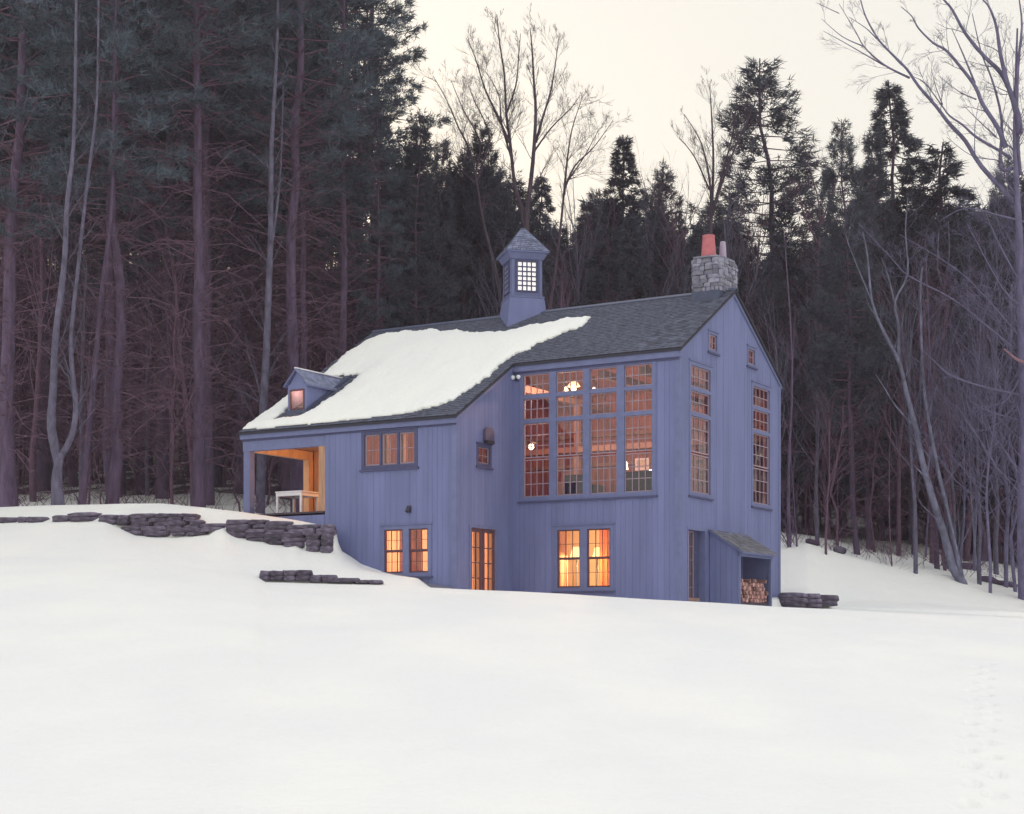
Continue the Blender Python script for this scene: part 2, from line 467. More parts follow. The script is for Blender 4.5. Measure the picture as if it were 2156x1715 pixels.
fpts = [((2062 + 7 * math.sin(i * .6) - CX) / F * (17.3 + i * .62) + (.15 if i % 2 else -.13), 17.3 + i * .62) for i in range(26)]
gv = []; wood = []
nrow = 0
grid_depths = []
for u in us:
    dl = lerp_tab(DL, u)
    ds = [-60, -20, 1.0] + near + [46.85, 47, 47.1, 47.2, 47.35, 47.6, 48, 48.4, 48.8] + list(np.linspace(48.8, dl, 8)[1:-1]) + \
         [dl - 0.02] + list(np.linspace(dl, dl + 0.3, 5)) + list(np.linspace(dl + 0.3, dl + max(.35, lerp_tab(DC, u)), 9)[1:]) + list(np.linspace(dl + max(.35, lerp_tab(DC, u)), 66, 16)[1:-1]) + \
         [66, 66.5, 67, 68, 69, 70, 71, 72] + list(np.linspace(74, 90, 12)) + list(np.linspace(93, 112, 10)) + [125, 150, 190, 230, 270, 320, 450, 600, 850, 1150]
    nrow = len(ds)
    for d in ds:
        if d < 1:
            x = (u - CX) / F * 40 if d > -30 else (u - CX) / F * 80
        else:
            x = (u - CX) / F * max(d, 12) if d < 12 else (u - CX) / F * d
        p = profile(u)
        z = p[-1][1]
        if d <= p[0][0]: z = p[0][1]
        else:
            for (a, za), (b, zb) in zip(p, p[1:]):
                if d <= b:
                    t = (d - a) / (b - a); z = za + (zb - za) * t
                    if a >= 66 and b <= 112: pass
                    break
        z += bumps(x, d, d)
        if 14 < d < 46:
            for fx, fy in fpts:
                r2 = ((x - fx) / 0.085) ** 2 + ((d - fy) / 0.16) ** 2
                if r2 < 6: z -= 0.17 * math.exp(-r2) - 0.02 * math.exp(-((r2 - 3) ** 2))
        hx, hy = to_house(x, d)
        if -B_ < hx < L_ and -E_ + 0.02 < hy < W_ and (hx < 0 or hy > 0.02) and 49 < d < 70:
            z = min(z, 0.95 if hx > -4.9 or hy > 0 else 3.2)
        gv.append((x, d, z))
        right = S((u - 1300) / 400)
        wood.append(-1.0 if d < 60 else min(0.5, -0.04 + 0.42 * S((d - 66) / 12) + (0.13 * (1 - right) - 0.10 * right if d > 66 else 0)) if d < 118 else 0.8)
nc = len(us)
idx = np.arange(nc * nrow).reshape(nc, nrow)
fc = np.stack([idx[:-1, :-1], idx[1:, :-1], idx[1:, 1:], idx[:-1, 1:]], -1).reshape(-1, 4)
gm = np_mesh('ground', np.array(gv), fc, M['snow'], True, 4)
atr = gm.attributes.new('wood', 'FLOAT', 'POINT'); atr.data.foreach_set('value', np.array(wood, np.float32))
tag(link('ground', gm), kind='structure')

# ------------------------------------------------------------------ the house
house = empty('house', HOUSE, -A)
tag(house, 'blue grey board sided saltbox house with lit windows, cupola and stone chimney', 'house')


class Plane:
    """a wall plane in house coordinates: u runs along U, z up, outward normal N"""
    def __init__(s, o, U, N): s.o, s.U, s.N = Vector(o), Vector(U), Vector(N)
    def p(s, u, z, n=0.0): return s.o + s.U * u + Vector((0, 0, z)) + s.N * n


PF = Plane((0, 0, 0), (1, 0, 0), (0, -1, 0))           # main front wall, u = X
PG = Plane((L_, 0, 0), (0, 1, 0), (1, 0, 0))           # gable end, u = Y
PW = Plane((0, -E_, 0), (1, 0, 0), (0, -1, 0))         # wing front, u = X
PS = Plane((0, 0, 0), (0, 1, 0), (1, 0, 0))            # wing side wall, u = Y
PL = Plane((-B_, 0, 0), (0, 1, 0), (-1, 0, 0))         # far left end
PB = Plane((0, W_, 0), (1, 0, 0), (0, 1, 0))           # back wall


def cells(u0, u1, lo, hi, ops):
    """z intervals of a strip that are not inside an opening"""
    um = (u0 + u1) / 2
    hit = sorted([(z0, z1) for a, b, z0, z1 in ops if a < um < b])
    res = []; cur = 'lo'
    for z0, z1 in hit:
        res.append((cur, z0)); cur = z1
    res.append((cur, 'hi'))
    outp = []
    for a, b in res:
        qa = (lo(u0), lo(u1)) if a == 'lo' else (a, a)
        qb = (hi(u0), hi(u1)) if b == 'hi' else (b, b)
        if qb[0] - qa[0] > 0.01 or qb[1] - qa[1] > 0.01: outp.append((qa, qb))
    return outp


def quad_prism(mb, P, u0, u1, qa, qb, n0, n1):
    pts = [P.p(u0, qa[0], n0), P.p(u1, qa[1], n0), P.p(u1, max(qb[1], qa[1] + .001), n0), P.p(u0, max(qb[0], qa[0] + .001), n0)]
    mb.prism(pts, P.N * (n1 - n0))


def wall(P, u0, u1, lo, hi, ops, parent=None, bw=0.21, boards=True, breaks=(), thick=0.16, mt='board', wname='wall', rs=None, inner='backing'):
    parent = parent or house
    rs = rs or random.Random(int(abs(u0 * 100) + abs(u1 * 37)))
    mb = MB()
    xs = sorted(set([u0, u1] + [b for b in breaks] + [x for o in ops for x in o[:2] if u0 < x < u1]))
    for a, b in zip(xs, xs[1:]):
        for qa, qb in cells(a, b, lo, hi, ops): quad_prism(mb, P, a, b, qa, qb, -thick, 0)
    wo = mb.build(wname, M[inner], parent)
    if not boards: return wo
    cuts = [u0]; x = u0
    while x < u1 - bw * 1.3:
        x += bw * rs.uniform(0.78, 1.25); cuts.append(x)
    cuts.append(u1)
    for a, b in zip(cuts, cuts[1:]):
        t = 0.014 + rs.uniform(0, 0.006)
        sub = sorted(set([a, b] + [q for q in xs if a + 0.012 < q < b - 0.012]))
        groups = {}
        full = len(sub) == 2
        whole = None
        if not full and min(len(cells(p_, q_, lo, hi, ops)) for p_, q_ in zip(sub, sub[1:])) >= 2: full = True
        for s0, s1 in zip(sub, sub[1:]):
            e0 = s0 + (0.0032 if s0 == a else 0); e1 = s1 - (0.0032 if s1 == b else 0)
            cl = cells(s0, s1, lo, hi, ops)
            for i, (qa, qb) in enumerate(cl):
                key = i if full else 0
                g = groups.setdefault(key, MB())
                # keep slopes right on the narrowed strip
                quad_prism(g, P, e0, e1, qa, qb, 0.001, t)
        for g in groups.values():
            g.build('board', M[mt], wo)
    return wo


def bar(mb, P, u0, u1, z0, z1, n0, n1): mb.prism([P.p(u0, z0, n0), P.p(u1, z0, n0), P.p(u1, z1, n0), P.p(u0, z1, n0)], P.N * (n1 - n0))


def sash(P, wo, u0, u1, z0, z1, nx, nz, fr=0.045, mun=0.016, mt='sash', gl='glass', depth=-0.045, panes=True, name='sash'):
    mb = MB(); n0, n1 = depth - 0.02, depth + 0.02
    bar(mb, P, u0, u0 + fr, z0, z1, n0, n1); bar(mb, P, u1 - fr, u1, z0, z1, n0, n1)
    bar(mb, P, u0 + fr, u1 - fr, z0, z0 + fr * 1.15, n0, n1); bar(mb, P, u0 + fr, u1 - fr, z1 - fr, z1, n0, n1)
    a0, a1, b0, b1 = u0 + fr, u1 - fr, z0 + fr * 1.15, z1 - fr
    for i in range(1, nx):
        c = a0 + (a1 - a0) * i / nx; bar(mb, P, c - mun / 2, c + mun / 2, b0, b1, n0 + .004, n1 - .004)
    for j in range(1, nz):
        c = b0 + (b1 - b0) * j / nz; bar(mb, P, a0, a1, c - mun / 2, c + mun / 2, n0 + .007, n1 - .007)
    mb.build(name, M[mt], wo)
    gb = MB()
    for i in range(nx):
        for j in range(nz):
            p0 = a0 + (a1 - a0) * i / nx + mun / 2; p1 = a0 + (a1 - a0) * (i + 1) / nx - mun / 2
            q0 = b0 + (b1 - b0) * j / nz + mun / 2; q1 = b0 + (b1 - b0) * (j + 1) / nz - mun / 2
            pb = MB() if panes else gb
            # each old pane sits at its own slight angle in the putty
            tl = rnd.uniform(-.004, .004); tz = rnd.uniform(-.004, .004)
            pb.poly([P.p(p0, q0, depth - tl), P.p(p1, q0, depth + tl + tz), P.p(p1, q1, depth + tl), P.p(p0, q1, depth - tl - tz)])
            if panes: pb.build('pane', M[gl], wo)
    if not panes:
        tag(gb.build('glazing', M[gl], wo), kind='stuff')


def casing(P, rects, outer, name='window', sill=True, mt='trim', parent=None, proud=0.035, head=True):
    """casing mesh: outer rectangle minus the glazed rectangles (rects on a regular grid of columns and rows)"""
    U0, U1, Z0, Z1 = outer
    xs = sorted(set([U0, U1] + [r[0] for r in rects] + [r[1] for r in rects]))
    zs = sorted(set([Z0, Z1] + [r[2] for r in rects] + [r[3] for r in rects]))
    mb = MB()
    inside = lambda u, z: any(r[0] < u < r[1] and r[2] < z < r[3] for r in rects)
    for a, b in zip(xs, xs[1:]):
        run = None
        for c, d in zip(zs, zs[1:]):
            if not inside((a + b) / 2, (c + d) / 2):
                if run is None: run = [c, d]
                else: run[1] = d
            elif run:
                bar(mb, P, a, b, run[0], run[1], -0.10, proud); run = None
        if run: bar(mb, P, a, b, run[0], run[1], -0.10, proud)
    wo = mb.build(name, M[mt], parent or house)
    if sill:
        s = MB(); bar(s, P, U0 - 0.05, U1 + 0.05, Z0 - 0.06, Z0 - 0.002, -0.05, proud + 0.05); s.build('sill', M['trim_dark'], wo)
    if head:
        s = MB(); bar(s, P, U0 - 0.03, U1 + 0.03, Z1 + 0.002, Z1 + 0.035, -0.05, proud + 0.03); s.build('drip_cap', M[mt], wo)
    return wo


GROUND = 0.55
lo = lambda u: GROUND
WT = 0.09   # roof slab clearance under the shingles
rf = lambda y: HE + (HR - HE) / (W_ / 2) * (y if y < W_ / 2 else W_ - y)     # roof plane height over y (front slope carries on past y=0)

# --- big front window
colsx = [(0.39, 1.36), (1.62, 2.60), (2.85, 3.81), (4.08, 5.05)]
rowsz = [(4.43, 5.65, 3), (5.70, 6.83, 3), (6.95, 7.63, 2), (7.75, 8.42, 2)]
big_op = (0.27, 5.17, 4.31, 8.54)
low_op = (1.56, 3.69, 1.36, 3.42)
wall(PF, 0.0, L_ - 0.02, lo, lambda u: HE - 0.30, [big_op, low_op])
rects = []
for a, b in colsx:
    rects += [(a, b, 4.43, 6.83), (a, b, 6.95, 7.63), (a, b, 7.75, 8.42)]
wo = casing(PF, rects, (0.25, 5.19, 4.29, 8.56))
wo['label'] = 'tall four bay front window of many small panes'
for a, b in colsx:
    for z0, z1, nz in rowsz: sash(PF, wo, a, b, z0, z1, 4, nz, fr=0.035, mun=0.028)
# --- lower front window
r2 = [(1.66, 2.50), (2.75, 3.59)]
wo = casing(PF, [(a, b, 1.46, 3.32) for a, b in r2], (1.54, 3.71, 1.34, 3.44), mt='trim')
for a, b in r2:
    sash(PF, wo, a, b, 1.46, 2.40, 3, 2, mt='sash_dark'); sash(PF, wo, a, b, 2.385, 3.32, 3, 2, mt='sash_dark', depth=-0.02)

# --- gable end
tw = [(0.80, 2.30), (5.86, 7.36)]
ops = [(a - .1, b + .1, 4.33, 8.52) for a, b in tw] + [(2.16, 2.90, 9.05, 9.68), (5.36, 6.10, 9.05, 9.68), (0.55, 1.98, GROUND, 3.32)]
wall(PG, 0.02, W_, lo, lambda y: rf(y) - 0.14, ops, breaks=(W_ / 2,))
for a, b in tw:
    wo = casing(PG, [(a, b, 4.43, 6.83), (a, b, 6.95, 7.63), (a, b, 7.75, 8.42)], (a - .12, b + .12, 4.31, 8.54))
    for z0, z1, nz in rowsz: sash(PG, wo, a, b, z0, z1, 4, nz, fr=0.04, mun=0.027, panes=False)
for a, b in [(2.24, 2.82), (5.44, 6.02)]:
    wo = casing(PG, [(a, b, 9.12, 9.61)], (a - .1, b + .1, 9.03, 9.70))
    sash(PG, wo, a, b, 9.12, 9.61, 2, 2, fr=0.04)
# recessed side door of the gable end
dm = MB()
bar(dm, PG, 0.55, 0.62, GROUND, 3.32, -0.30, 0.03); bar(dm, PG, 1.90, 1.98, GROUND, 3.32, -0.30, 0.03); bar(dm, PG, 0.62, 1.90, 3.24, 3.32, -0.30, 0.03)
dframe = dm.build('door_frame', M['trim'], house)
dl = MB(); bar(dl, PG, 0.63, 1.10, GROUND, 3.23, -0.26, -0.21)
for i in range(3): bar(dl, PG, 0.68, 1.05, 0.75 + i * 0.82, 1.45 + i * 0.82, -0.207, -0.195)
dl.build('door_panel', M['trim_dark'], dframe)
sash(PG, dframe, 1.12, 1.50, 0.95, 3.23, 2, 5, fr=0.05, mun=0.02, depth=-0.22, panes=False, mt='sash')
d2 = MB(); bar(d2, PG, 1.52, 1.89, GROUND, 3.23, -0.26, -0.205); d2.build('door_panel', M['trim_dark'], dframe)
d3 = MB(); bar(d3, PG, 1.11, 1.51, GROUND, 0.94, -0.26, -0.205); d3.build('door_panel', M['trim_dark'], dframe)

# --- wing front: porch opening at the left, windows at the right
XP = -5.05
wl = [(-2.69, -1.97), (-1.74, -1.02)]
wu = [(-3.46, -2.87), (-2.79, -2.20), (-2.12, -1.53)]
ops = [(-2.80, -0.91, 1.80, 3.38), (-3.56, -1.43, 5.24, 6.42)]
wall(PW, XP, -0.0, lo, lambda u: HW - 0.22, ops)
wall(PW, -B_, XP - 0.01, lo, lambda u: 3.86, [], bw=0.24)
wo = casing(PW, [(a, b, 1.90, 3.28) for a, b in wl], (-2.82, -0.89, 1.78, 3.40))
for a, b in wl:
    sash(PW, wo, a, b, 1.90, 2.60, 3, 2, mt='sash_dark'); sash(PW, wo, a, b, 2.585, 3.28, 3, 2, mt='sash_dark', depth=-0.02)
wo = casing(PW, [(a, b, 5.34, 6.34) for a, b in wu], (-3.58, -1.41, 5.22, 6.44), mt='trim_dark')
for a, b in wu: sash(PW, wo, a, b, 5.34, 6.34, 2, 2, mt='sash', fr=0.05, mun=0.02)

# --- wing side wall with french doors and a little window
rl = lambda y: rf(y) - 0.16
ops = [(-2.72, -1.02, GROUND, 3.42), (-2.28, -1.43, 5.30, 5.98)]
wall(PS, -E_ + 0.02, 0.0, lo, rl, ops)
fo = MB()
bar(fo, PS, -2.72, -2.62, GROUND, 3.42, -.12, .035); bar(fo, PS, -1.12, -1.02, GROUND, 3.42, -.12, .035); bar(fo, PS, -2.62, -1.12, 3.32, 3.42, -.12, .035)
fd = fo.build('door_frame', M['trim'], house)
for a, b in [(-2.61, -1.88), (-1.86, -1.13)]:
    sash(PS, fd, a, b, 1.12, 3.31, 2, 4, fr=0.12, mun=0.03, mt='sash_dark', name='door_leaf')
wo = casing(PS, [(-2.20, -1.51, 5.38, 5.90)], (-2.30, -1.41, 5.28, 6.0), mt='trim_dark')
sash(PS, wo, -2.20, -1.51, 5.38, 5.90, 2, 2, fr=0.035, mt='sash')

# --- far left end and back wall (mostly unseen)
wall(PL, 0.0, W_, lo, lambda y: rf(y) - 0.14, [], breaks=(W_ / 2,), boards=False, inner='board')
wall(PL, -E_, 0.0, lambda y: 6.34, lambda y: max(rf(y) - 0.14, 6.36), [], boards=False, inner='board')
wall(PL, -E_, 0.0, lambda y: 0.5, lambda y: 3.85, [], boards=False, inner='board')
wall(PB, -B_, L_, lo, lambda u: HE - 0.14, [], boards=False, inner='board')

# --- trim boards
t = MB(); bar(t, PF, L_ - 0.14, L_ + 0.034, GROUND, HE - 0.30, 0.0, 0.033); bar(t, PG, -0.0, 0.13, GROUND, HE - 0.24, 0.0, 0.033); t.build('corner_board', M['trim'], house)
t = MB(); bar(t, PG, W_ - 0.13, W_ + .02, GROUND, HE - 0.2, 0.0, 0.033); t.build('corner_board', M['trim'], house)
t = MB(); bar(t, PW, -0.12, 0.034, GROUND, HW - 0.24, 0, 0.033); bar(t, PS, -E_ + 0.002, -E_ + 0.12, GROUND, HW - 0.24, 0, 0.033); t.build('corner_board', M['trim'], house)
t = MB(); bar(t, PF, 0.03, L_ + 0.10, HE - 0.36, HE - 0.11, 0.0, 0.10); t.build('fascia', M['trim'], house)
t = MB(); bar(t, PF, 0.03, L_ + 0.02, HE - 0.44, HE - 0.365, 0.0, 0.045); t.build('frieze_board', M['trim_dark'], house)
t = MB(); bar(t, PW, -B_ - 0.06, 0.10, HW - 0.27, HW - 0.10, 0.0, 0.10); t.build('fascia', M['trim'], house)
t = MB(); bar(t, PW, -B_ - 0.02, 0.03, HW - 0.33, HW - 0.272, 0.0, 0.04); t.build('frieze_board', M['trim_dark'], house)


def rake(P, y0, y1, h=0.20, n0=0.03, n1=0.10, drop=0.10, mt='trim', name='rake_board'):
    m = MB(); m.prism([P.p(y0, rf(y0) - drop - h, n0), P.p(y1, rf(y1) - drop - h, n0), P.p(y1, rf(y1) - drop, n0), P.p(y0, rf(y0) - drop, n0)], P.N * (n1 - n0))
    return m.build(name, M[mt], house)


rake(PG, -0.10, W_ / 2 - 0.002, h=0.13, n1=0.06); rake(PG, W_ / 2 + 0.002, W_ + 0.10, h=0.13, n1=0.06)
rake(PS, -E_ - 0.08, 0.0, h=0.13, n1=0.08)
rake(PL, -E_ - 0.08, W_ / 2 - .002, h=0.16)

# --- roof slabs
slope = (HR - HE) / (W_ / 2)
TH = 0.10


def slab(x0, x1, y0, y1, nm='roof'):
    m = MB(); m.prism([(x0, y0, rf(y0) - TH), (x1, y0, rf(y0) - TH), (x1, y1, rf(y1) - TH), (x0, y1, rf(y1) - TH)], (0, 0, TH - 0.02))
    return m.build(nm, M['under'], house)


roofA = slab(-B_ - 0.12, 0.10, -E_ - 0.14, W_ / 2)
roofB = slab(0.102, L_ + 0.13, -0.14, W_ / 2)
roofC = slab(-B_ - 0.12, L_ + 0.13, W_ / 2 + 0.001, W_ + 0.14)
rc = MB()
for k, s_ in ((0, -1), (1, 1)):
    y = W_ / 2
    rc.prism([(-B_ - .13, y, HR + 0.03), (L_ + .14, y, HR + 0.03), (L_ + .14, y + s_ * 0.16, HR + 0.03 - 0.16 * slope), (-B_ - .13, y + s_ * 0.16, HR + 0.03 - 0.16 * slope)], (0, 0, 0.025))
rc.build('ridge_cap', M['lead'], house)

sn_ = 1 / math.sqrt(1 + slope * slope)
nrm = Vector((0, -slope, 1)).normalized(); dn = Vector((0, -1, -slope)).normalized()
rs = random.Random(3)


def shingle_pts(x0, x1, y, expo, lift):
    """one shingle lying on the front slope: top edge at y, thin wedge with a thick butt"""
    top = Vector((0, y, rf(y)))
    a = top + nrm * 0.002; b = top + dn * (expo * 1.25) + nrm * (0.018 + lift)
    c = top + dn * (expo * 1.25) + nrm * 0.003
    X = Vector((1, 0, 0))
    return [a + X * x0, a + X * x1, b + X * x1, b + X * x0, c + X * x0, c + X * x1]


EX = 0.15
far_mb = MB(); cand = []
y = W_ / 2 - 0.02
row = 0
while y > -E_ - 0.05:
    yn = y - EX * sn_
    xa = -B_ - 0.12; xb = L_ + 0.13 if yn > -0.16 else 0.10
    x = xa + rs.uniform(0, 0.1)
    while x < xb:
        wd = rs.uniform(0.16, 0.34); x1 = min(x + wd, xb)
        if x1 - x > 0.03:
            cand.append((x + 0.004, x1 - 0.004, y + rs.uniform(-.006, .006), rs.uniform(0, 0.010)))
        x += wd
    y = yn; row += 1
cand.sort(key=lambda c: -(c[0] + 1.2 * (W_ / 2 - c[2]) * (0.35 if c[0] < 3 else 0.25)))
pick = [c for c in cand if c[0] > 2.0][:190]
ps = set(map(id, pick))
for c in cand:
    P6 = shingle_pts(c[0], c[1], c[2], EX, c[3])
    mb = MB() if id(c) in ps else far_mb
    n = len(mb.v); mb.v += [tuple(p) for p in P6]
    mb.f += [(n, n + 3, n + 2, n + 1), (n + 3, n + 4, n + 5, n + 2), (n, n + 4, n + 3), (n + 1, n + 2, n + 5)]
    if id(c) in ps: mb.build('shingle', M['shingle'], roofB)
tag(far_mb.build('shingle_field', M['shingle_far'], roofA), kind='stuff')

# --- cupola set diagonally on the ridge
CXc, CYc = -2.10, W_ / 2


def dsq(h, z): return [Vector((CXc, CYc - h, z)), Vector((CXc + h, CYc, z)), Vector((CXc, CYc + h, z)), Vector((CXc - h, CYc, z))]


def frustum(mb, h0, z0, h1, z1):
    a = dsq(h0, z0); b = dsq(h1, z1); n = len(mb.v)
    mb.v += [tuple(p) for p in a + b]
    mb.f += [(n + 3, n + 2, n + 1, n), (n + 4, n + 5, n + 6, n + 7)] + [(n + i, n + (i + 1) % 4, n + 4 + (i + 1) % 4, n + 4 + i) for i in range(4)]


cb = MB(); frustum(cb, 1.16, 10.4, 0.88, 11.84)
cup = cb.build('cupola', M['board'], house)
cb = MB(); frustum(cb, 0.79, 11.90, 0.79, 13.34); cb.build('lantern_body', M['trim'], cup)
cb = MB(); frustum(cb, 0.90, 11.842, 0.90, 11.90); cb.build('ledge', M['trim'], cup)
cb = MB(); frustum(cb, 0.86, 13.20, 1.02, 13.42); cb.build('cornice', M['trim'], cup)
cb = MB(); frustum(cb, 1.10, 13.422, 1.10, 13.475); cb.build('eave_board', M['trim'], cup)
cb = MB(); frustum(cb, 1.10, 13.477, 0.14, 14.36); cro = cb.build('cupola_roof', M['under'], cup)
cb = MB(); frustum(cb, 0.17, 14.35, 0.12, 14.42); cb.build('cap', M['lead'], cup)
# face planes
r2_ = math.sqrt(0.5)
PC1 = Plane((CXc, CYc - 0.79, 0), (r2_, r2_, 0), (r2_, -r2_, 0))
PC2 = Plane((CXc - 0.79, CYc, 0), (r2_, -r2_, 0), (-r2_, -r2_, 0))
for PC in (PC1, PC2):
    mid = 0.79 * math.sqrt(2) / 2
    for a, b in ((0.0, 0.10), (2 * mid - 0.10, 2 * mid)):
        m = MB(); bar(m, PC, a, b, 11.905, 13.19, 0.002, 0.03); m.build('corner_board', M['trim'], cup)
    u0, u1, z0, z1 = mid - 0.33, mid + 0.33, 12.10, 13.10
    m = MB()
    for a, b, c, d in ((u0 - .07, u0, z0 - .05, z1 + .05), (u1, u1 + .07, z0 - .05, z1 + .05), (u0, u1, z0 - .05, z0), (u0, u1, z1, z1 + .05)):
        bar(m, PC, a, b, c, d, 0.002, 0.05)
    for i in range(1, 4):
        c = u0 + (u1 - u0) * i / 4; bar(m, PC, c - .022, c + .022, z0, z1, 0.012, 0.040)
    for j in range(1, 6):
        c = z0 + (z1 - z0) * j / 6; bar(m, PC, u0, u1, c - .022, c + .022, 0.012, 0.038)
    m.build('grille', M['trim_dark'], cup)
    for i in range(4):
        for j in range(6):
            m = MB()
            a = u0 + (u1 - u0) * i / 4; b = u0 + (u1 - u0) * (i + 1) / 4; c = z0 + (z1 - z0) * j / 6; d = z0 + (z1 - z0) * (j + 1) / 6
            m.poly([PC.p(a + .005, c + .005, .009), PC.p(b - .005, c + .005, .009), PC.p(b - .005, d - .005, .009), PC.p(a + .005, d - .005, .009)])
            if PC is PC1: m.build('pane', M['cup_glow'], cup)
            else: m.build('pane', M['cup_glow'], cup)
# cupola shingles in courses
rs2 = random.Random(9)
for face in range(4):
    c0 = dsq(1.10, 13.477); c1 = dsq(0.14, 14.36)
    A0, B0, A1, B1 = c0[face], c0[(face + 1) % 4], c1[face], c1[(face + 1) % 4]
    N = (B0 - A0).cross(A1 - A0).normalized()
    rows_ = 11
    joined = MB() if face in (1, 2) else None
    for r in range(rows_):
        t0, t1 = r / rows_, min(1, (r + 1.3) / rows_)
        n = max(2, round((1 - t0) * 9))
        cut = [0] + sorted((i + rs2.uniform(-.25, .25)) / n for i in range(1, n)) + [1]
        for a, b in zip(cut, cut[1:]):
            a2, b2 = a + 0.006, b - 0.006
            lo0 = A0.lerp(A1, t0); lo1 = B0.lerp(B1, t0); hi0 = A0.lerp(A1, t1); hi1 = B0.lerp(B1, t1)
            lift = N * (0.02 + rs2.uniform(0, .012))
            p = [lo0.lerp(lo1, a2) + lift, lo0.lerp(lo1, b2) + lift, hi0.lerp(hi1, b2) + N * .003, hi0.lerp(hi1, a2) + N * .003, lo0.lerp(lo1, a2) + N * .002, lo0.lerp(lo1, b2) + N * .002]
            mb = joined or MB(); n_ = len(mb.v); mb.v += [tuple(q) for q in p]
            mb.f += [(n_, n_ + 1, n_ + 2, n_ + 3), (n_ + 4, n_ + 5, n_ + 1, n_), (n_, n_ + 3, n_ + 4), (n_ + 1, n_ + 5, n_ + 2)]
            if not joined: mb.build('shingle', M['shingle_cup'], cup)
    if joined: tag(joined.build('shingle_field', M['shingle_cup'], cup), kind='stuff')

# --- chimney
cxa, cxb, cya, cyb = 4.84, 5.76, 3.50, 4.96
m = MB(); m.box(cxa + .05, cxb - .05, cya + .05, cyb - .05, 10.6, 12.30); ch = m.build('chimney', M['mortar'], house)
m = MB(); m.box(cxa - .03, cxb + .03, cya - .05, cyb + .05, 10.9, 11.33); m.build('flashing', M['lead'], ch)
rs3 = random.Random(5)


def rock(mb, c, sx, sy, sz, seed, n=10, flat=0.55):
    """irregular faceted stone made from a squashed, chipped block"""
    r = random.Random(seed); base = len(mb.v)
    rings = [(-1, .90), (-.55, 1.0), (.5, .99), (1, .86)] if n > 8 else [(-1, .82), (-.45, 1.0), (.4, 1.0), (1, .80)]
    ph = r.uniform(0, 6.28)
    for zz, k in rings:
        for i in range(n):
            a = 2 * math.pi * i / n + ph * 0
            q = 1 / max(abs(math.cos(a)), abs(math.sin(a))) ** flat
            rr = k * q * r.uniform(0.88, 1.05)
            mb.v.append((c[0] + sx * rr * math.cos(a), c[1] + sy * rr * math.sin(a), c[2] + sz * zz * r.uniform(.88, 1.05)))
    m_ = len(rings)
    for j in range(m_ - 1):
        for i in range(n):
            i2 = (i + 1) % n
            mb.f.append((base + j * n + i, base + j * n + i2, base + (j + 1) * n + i2, base + (j + 1) * n + i))
    mb.f.append(tuple(base + i for i in range(n))[::-1]); mb.f.append(tuple(base + (m_ - 1) * n + i for i in range(n)))


z = 11.26
while z < 12.34:
    hh = min(rs3.uniform(0.08, 0.16), 12.40 - z)
    for (fx0, fx1, fixed, ax) in ((cxa, cxb, cya, 'x'), (cya, cyb, cxb, 'y'), (cxa, cxb, cyb, 'x'), (cya, cyb, cxa, 'y')):
        x = fx0
        while x < fx1 - 0.05:
            ww = min(rs3.uniform(0.14, 0.40), fx1 - x)
            if fx1 - x - ww < 0.12: ww = fx1 - x
            mb = MB()
            c = (x + ww / 2, fixed, z + hh / 2) if ax == 'x' else (fixed, x + ww / 2, z + hh / 2)
            c = tuple(q_ + rs3.uniform(-.012, .012) for q_ in c)
            sx, sy = (ww / 2 * .98, 0.075) if ax == 'x' else (0.075, ww / 2 * .98)
            rock(mb, c, sx, sy, hh / 2 * 1.0, rs3.random(), n=10, flat=.9)
            mb.build('stone', M['chstone'], ch)
            x += ww
    z += hh
m = MB(); rock(m, ((cxa + cxb) / 2, (cya + cyb) / 2, 12.40), 0.54, 0.84, 0.06, 8, n=14, flat=.8); m.build('chimney_cap', M['chstone'], ch)
m = MB(); m.lathe((5.20, 3.95, 12.42), [(0.27, 0), (0.255, .10), (0.20, .74), (0.215, .78), (0.15, .80)], 20); m.build('chimney_pot', M['terra'], ch, True)['label'] = 'large tapered terracotta chimney pot'
m = MB(); m.lathe((5.45, 4.55, 12.42), [(0.14, 0), (0.13, .05), (0.095, .66), (0.075, .68)], 14); m.build('chimney_pot', M['flue'], ch, True)['label'] = 'slim pale flue behind the big pot'

# --- dormer
DX0, DX1, DY, DA = -7.42, -6.62, -2.45, 8.84
DE = 8.40
PD = Plane((0, DY, 0), (1, 0, 0), (0, -1, 0))
m = MB(); mx_ = (DX0 + DX1) / 2
body = [PD.p(DX0, 7.30), PD.p(DX1, 7.30), PD.p(DX1, DE), PD.p(mx_, DA), PD.p(DX0, DE)]
dop = (DX0 + .09, DX1 - .09, 7.52, 8.22)
for pts in ([PD.p(DX0, 7.3), PD.p(dop[0], 7.3), PD.p(dop[0], 8.4), PD.p(DX0, DE)], [PD.p(dop[1], 7.3), PD.p(DX1, 7.3), PD.p(DX1, DE), PD.p(dop[1], 8.4)],
            [PD.p(dop[0], 7.3), PD.p(dop[1], 7.3), PD.p(dop[1], dop[2]), PD.p(dop[0], dop[2])],
            [PD.p(dop[0], dop[3]), PD.p(dop[1], dop[3]), PD.p(dop[1], 8.4), PD.p(mx_, DA), PD.p(dop[0], 8.4)]):
    m.prism(pts, (0, 0.05, 0))
for X0 in (DX0, DX1 - 0.04):
    yb = (DE - 0.05 - HE) / slope
    m.prism([(X0, DY + .05, 7.30), (X0, DY + .05, DE), (X0, yb, DE), ], (0.04, 0, 0))
dor = m.build('dormer', M['board'], house)
yr = (DA - HE) / slope
m = MB()
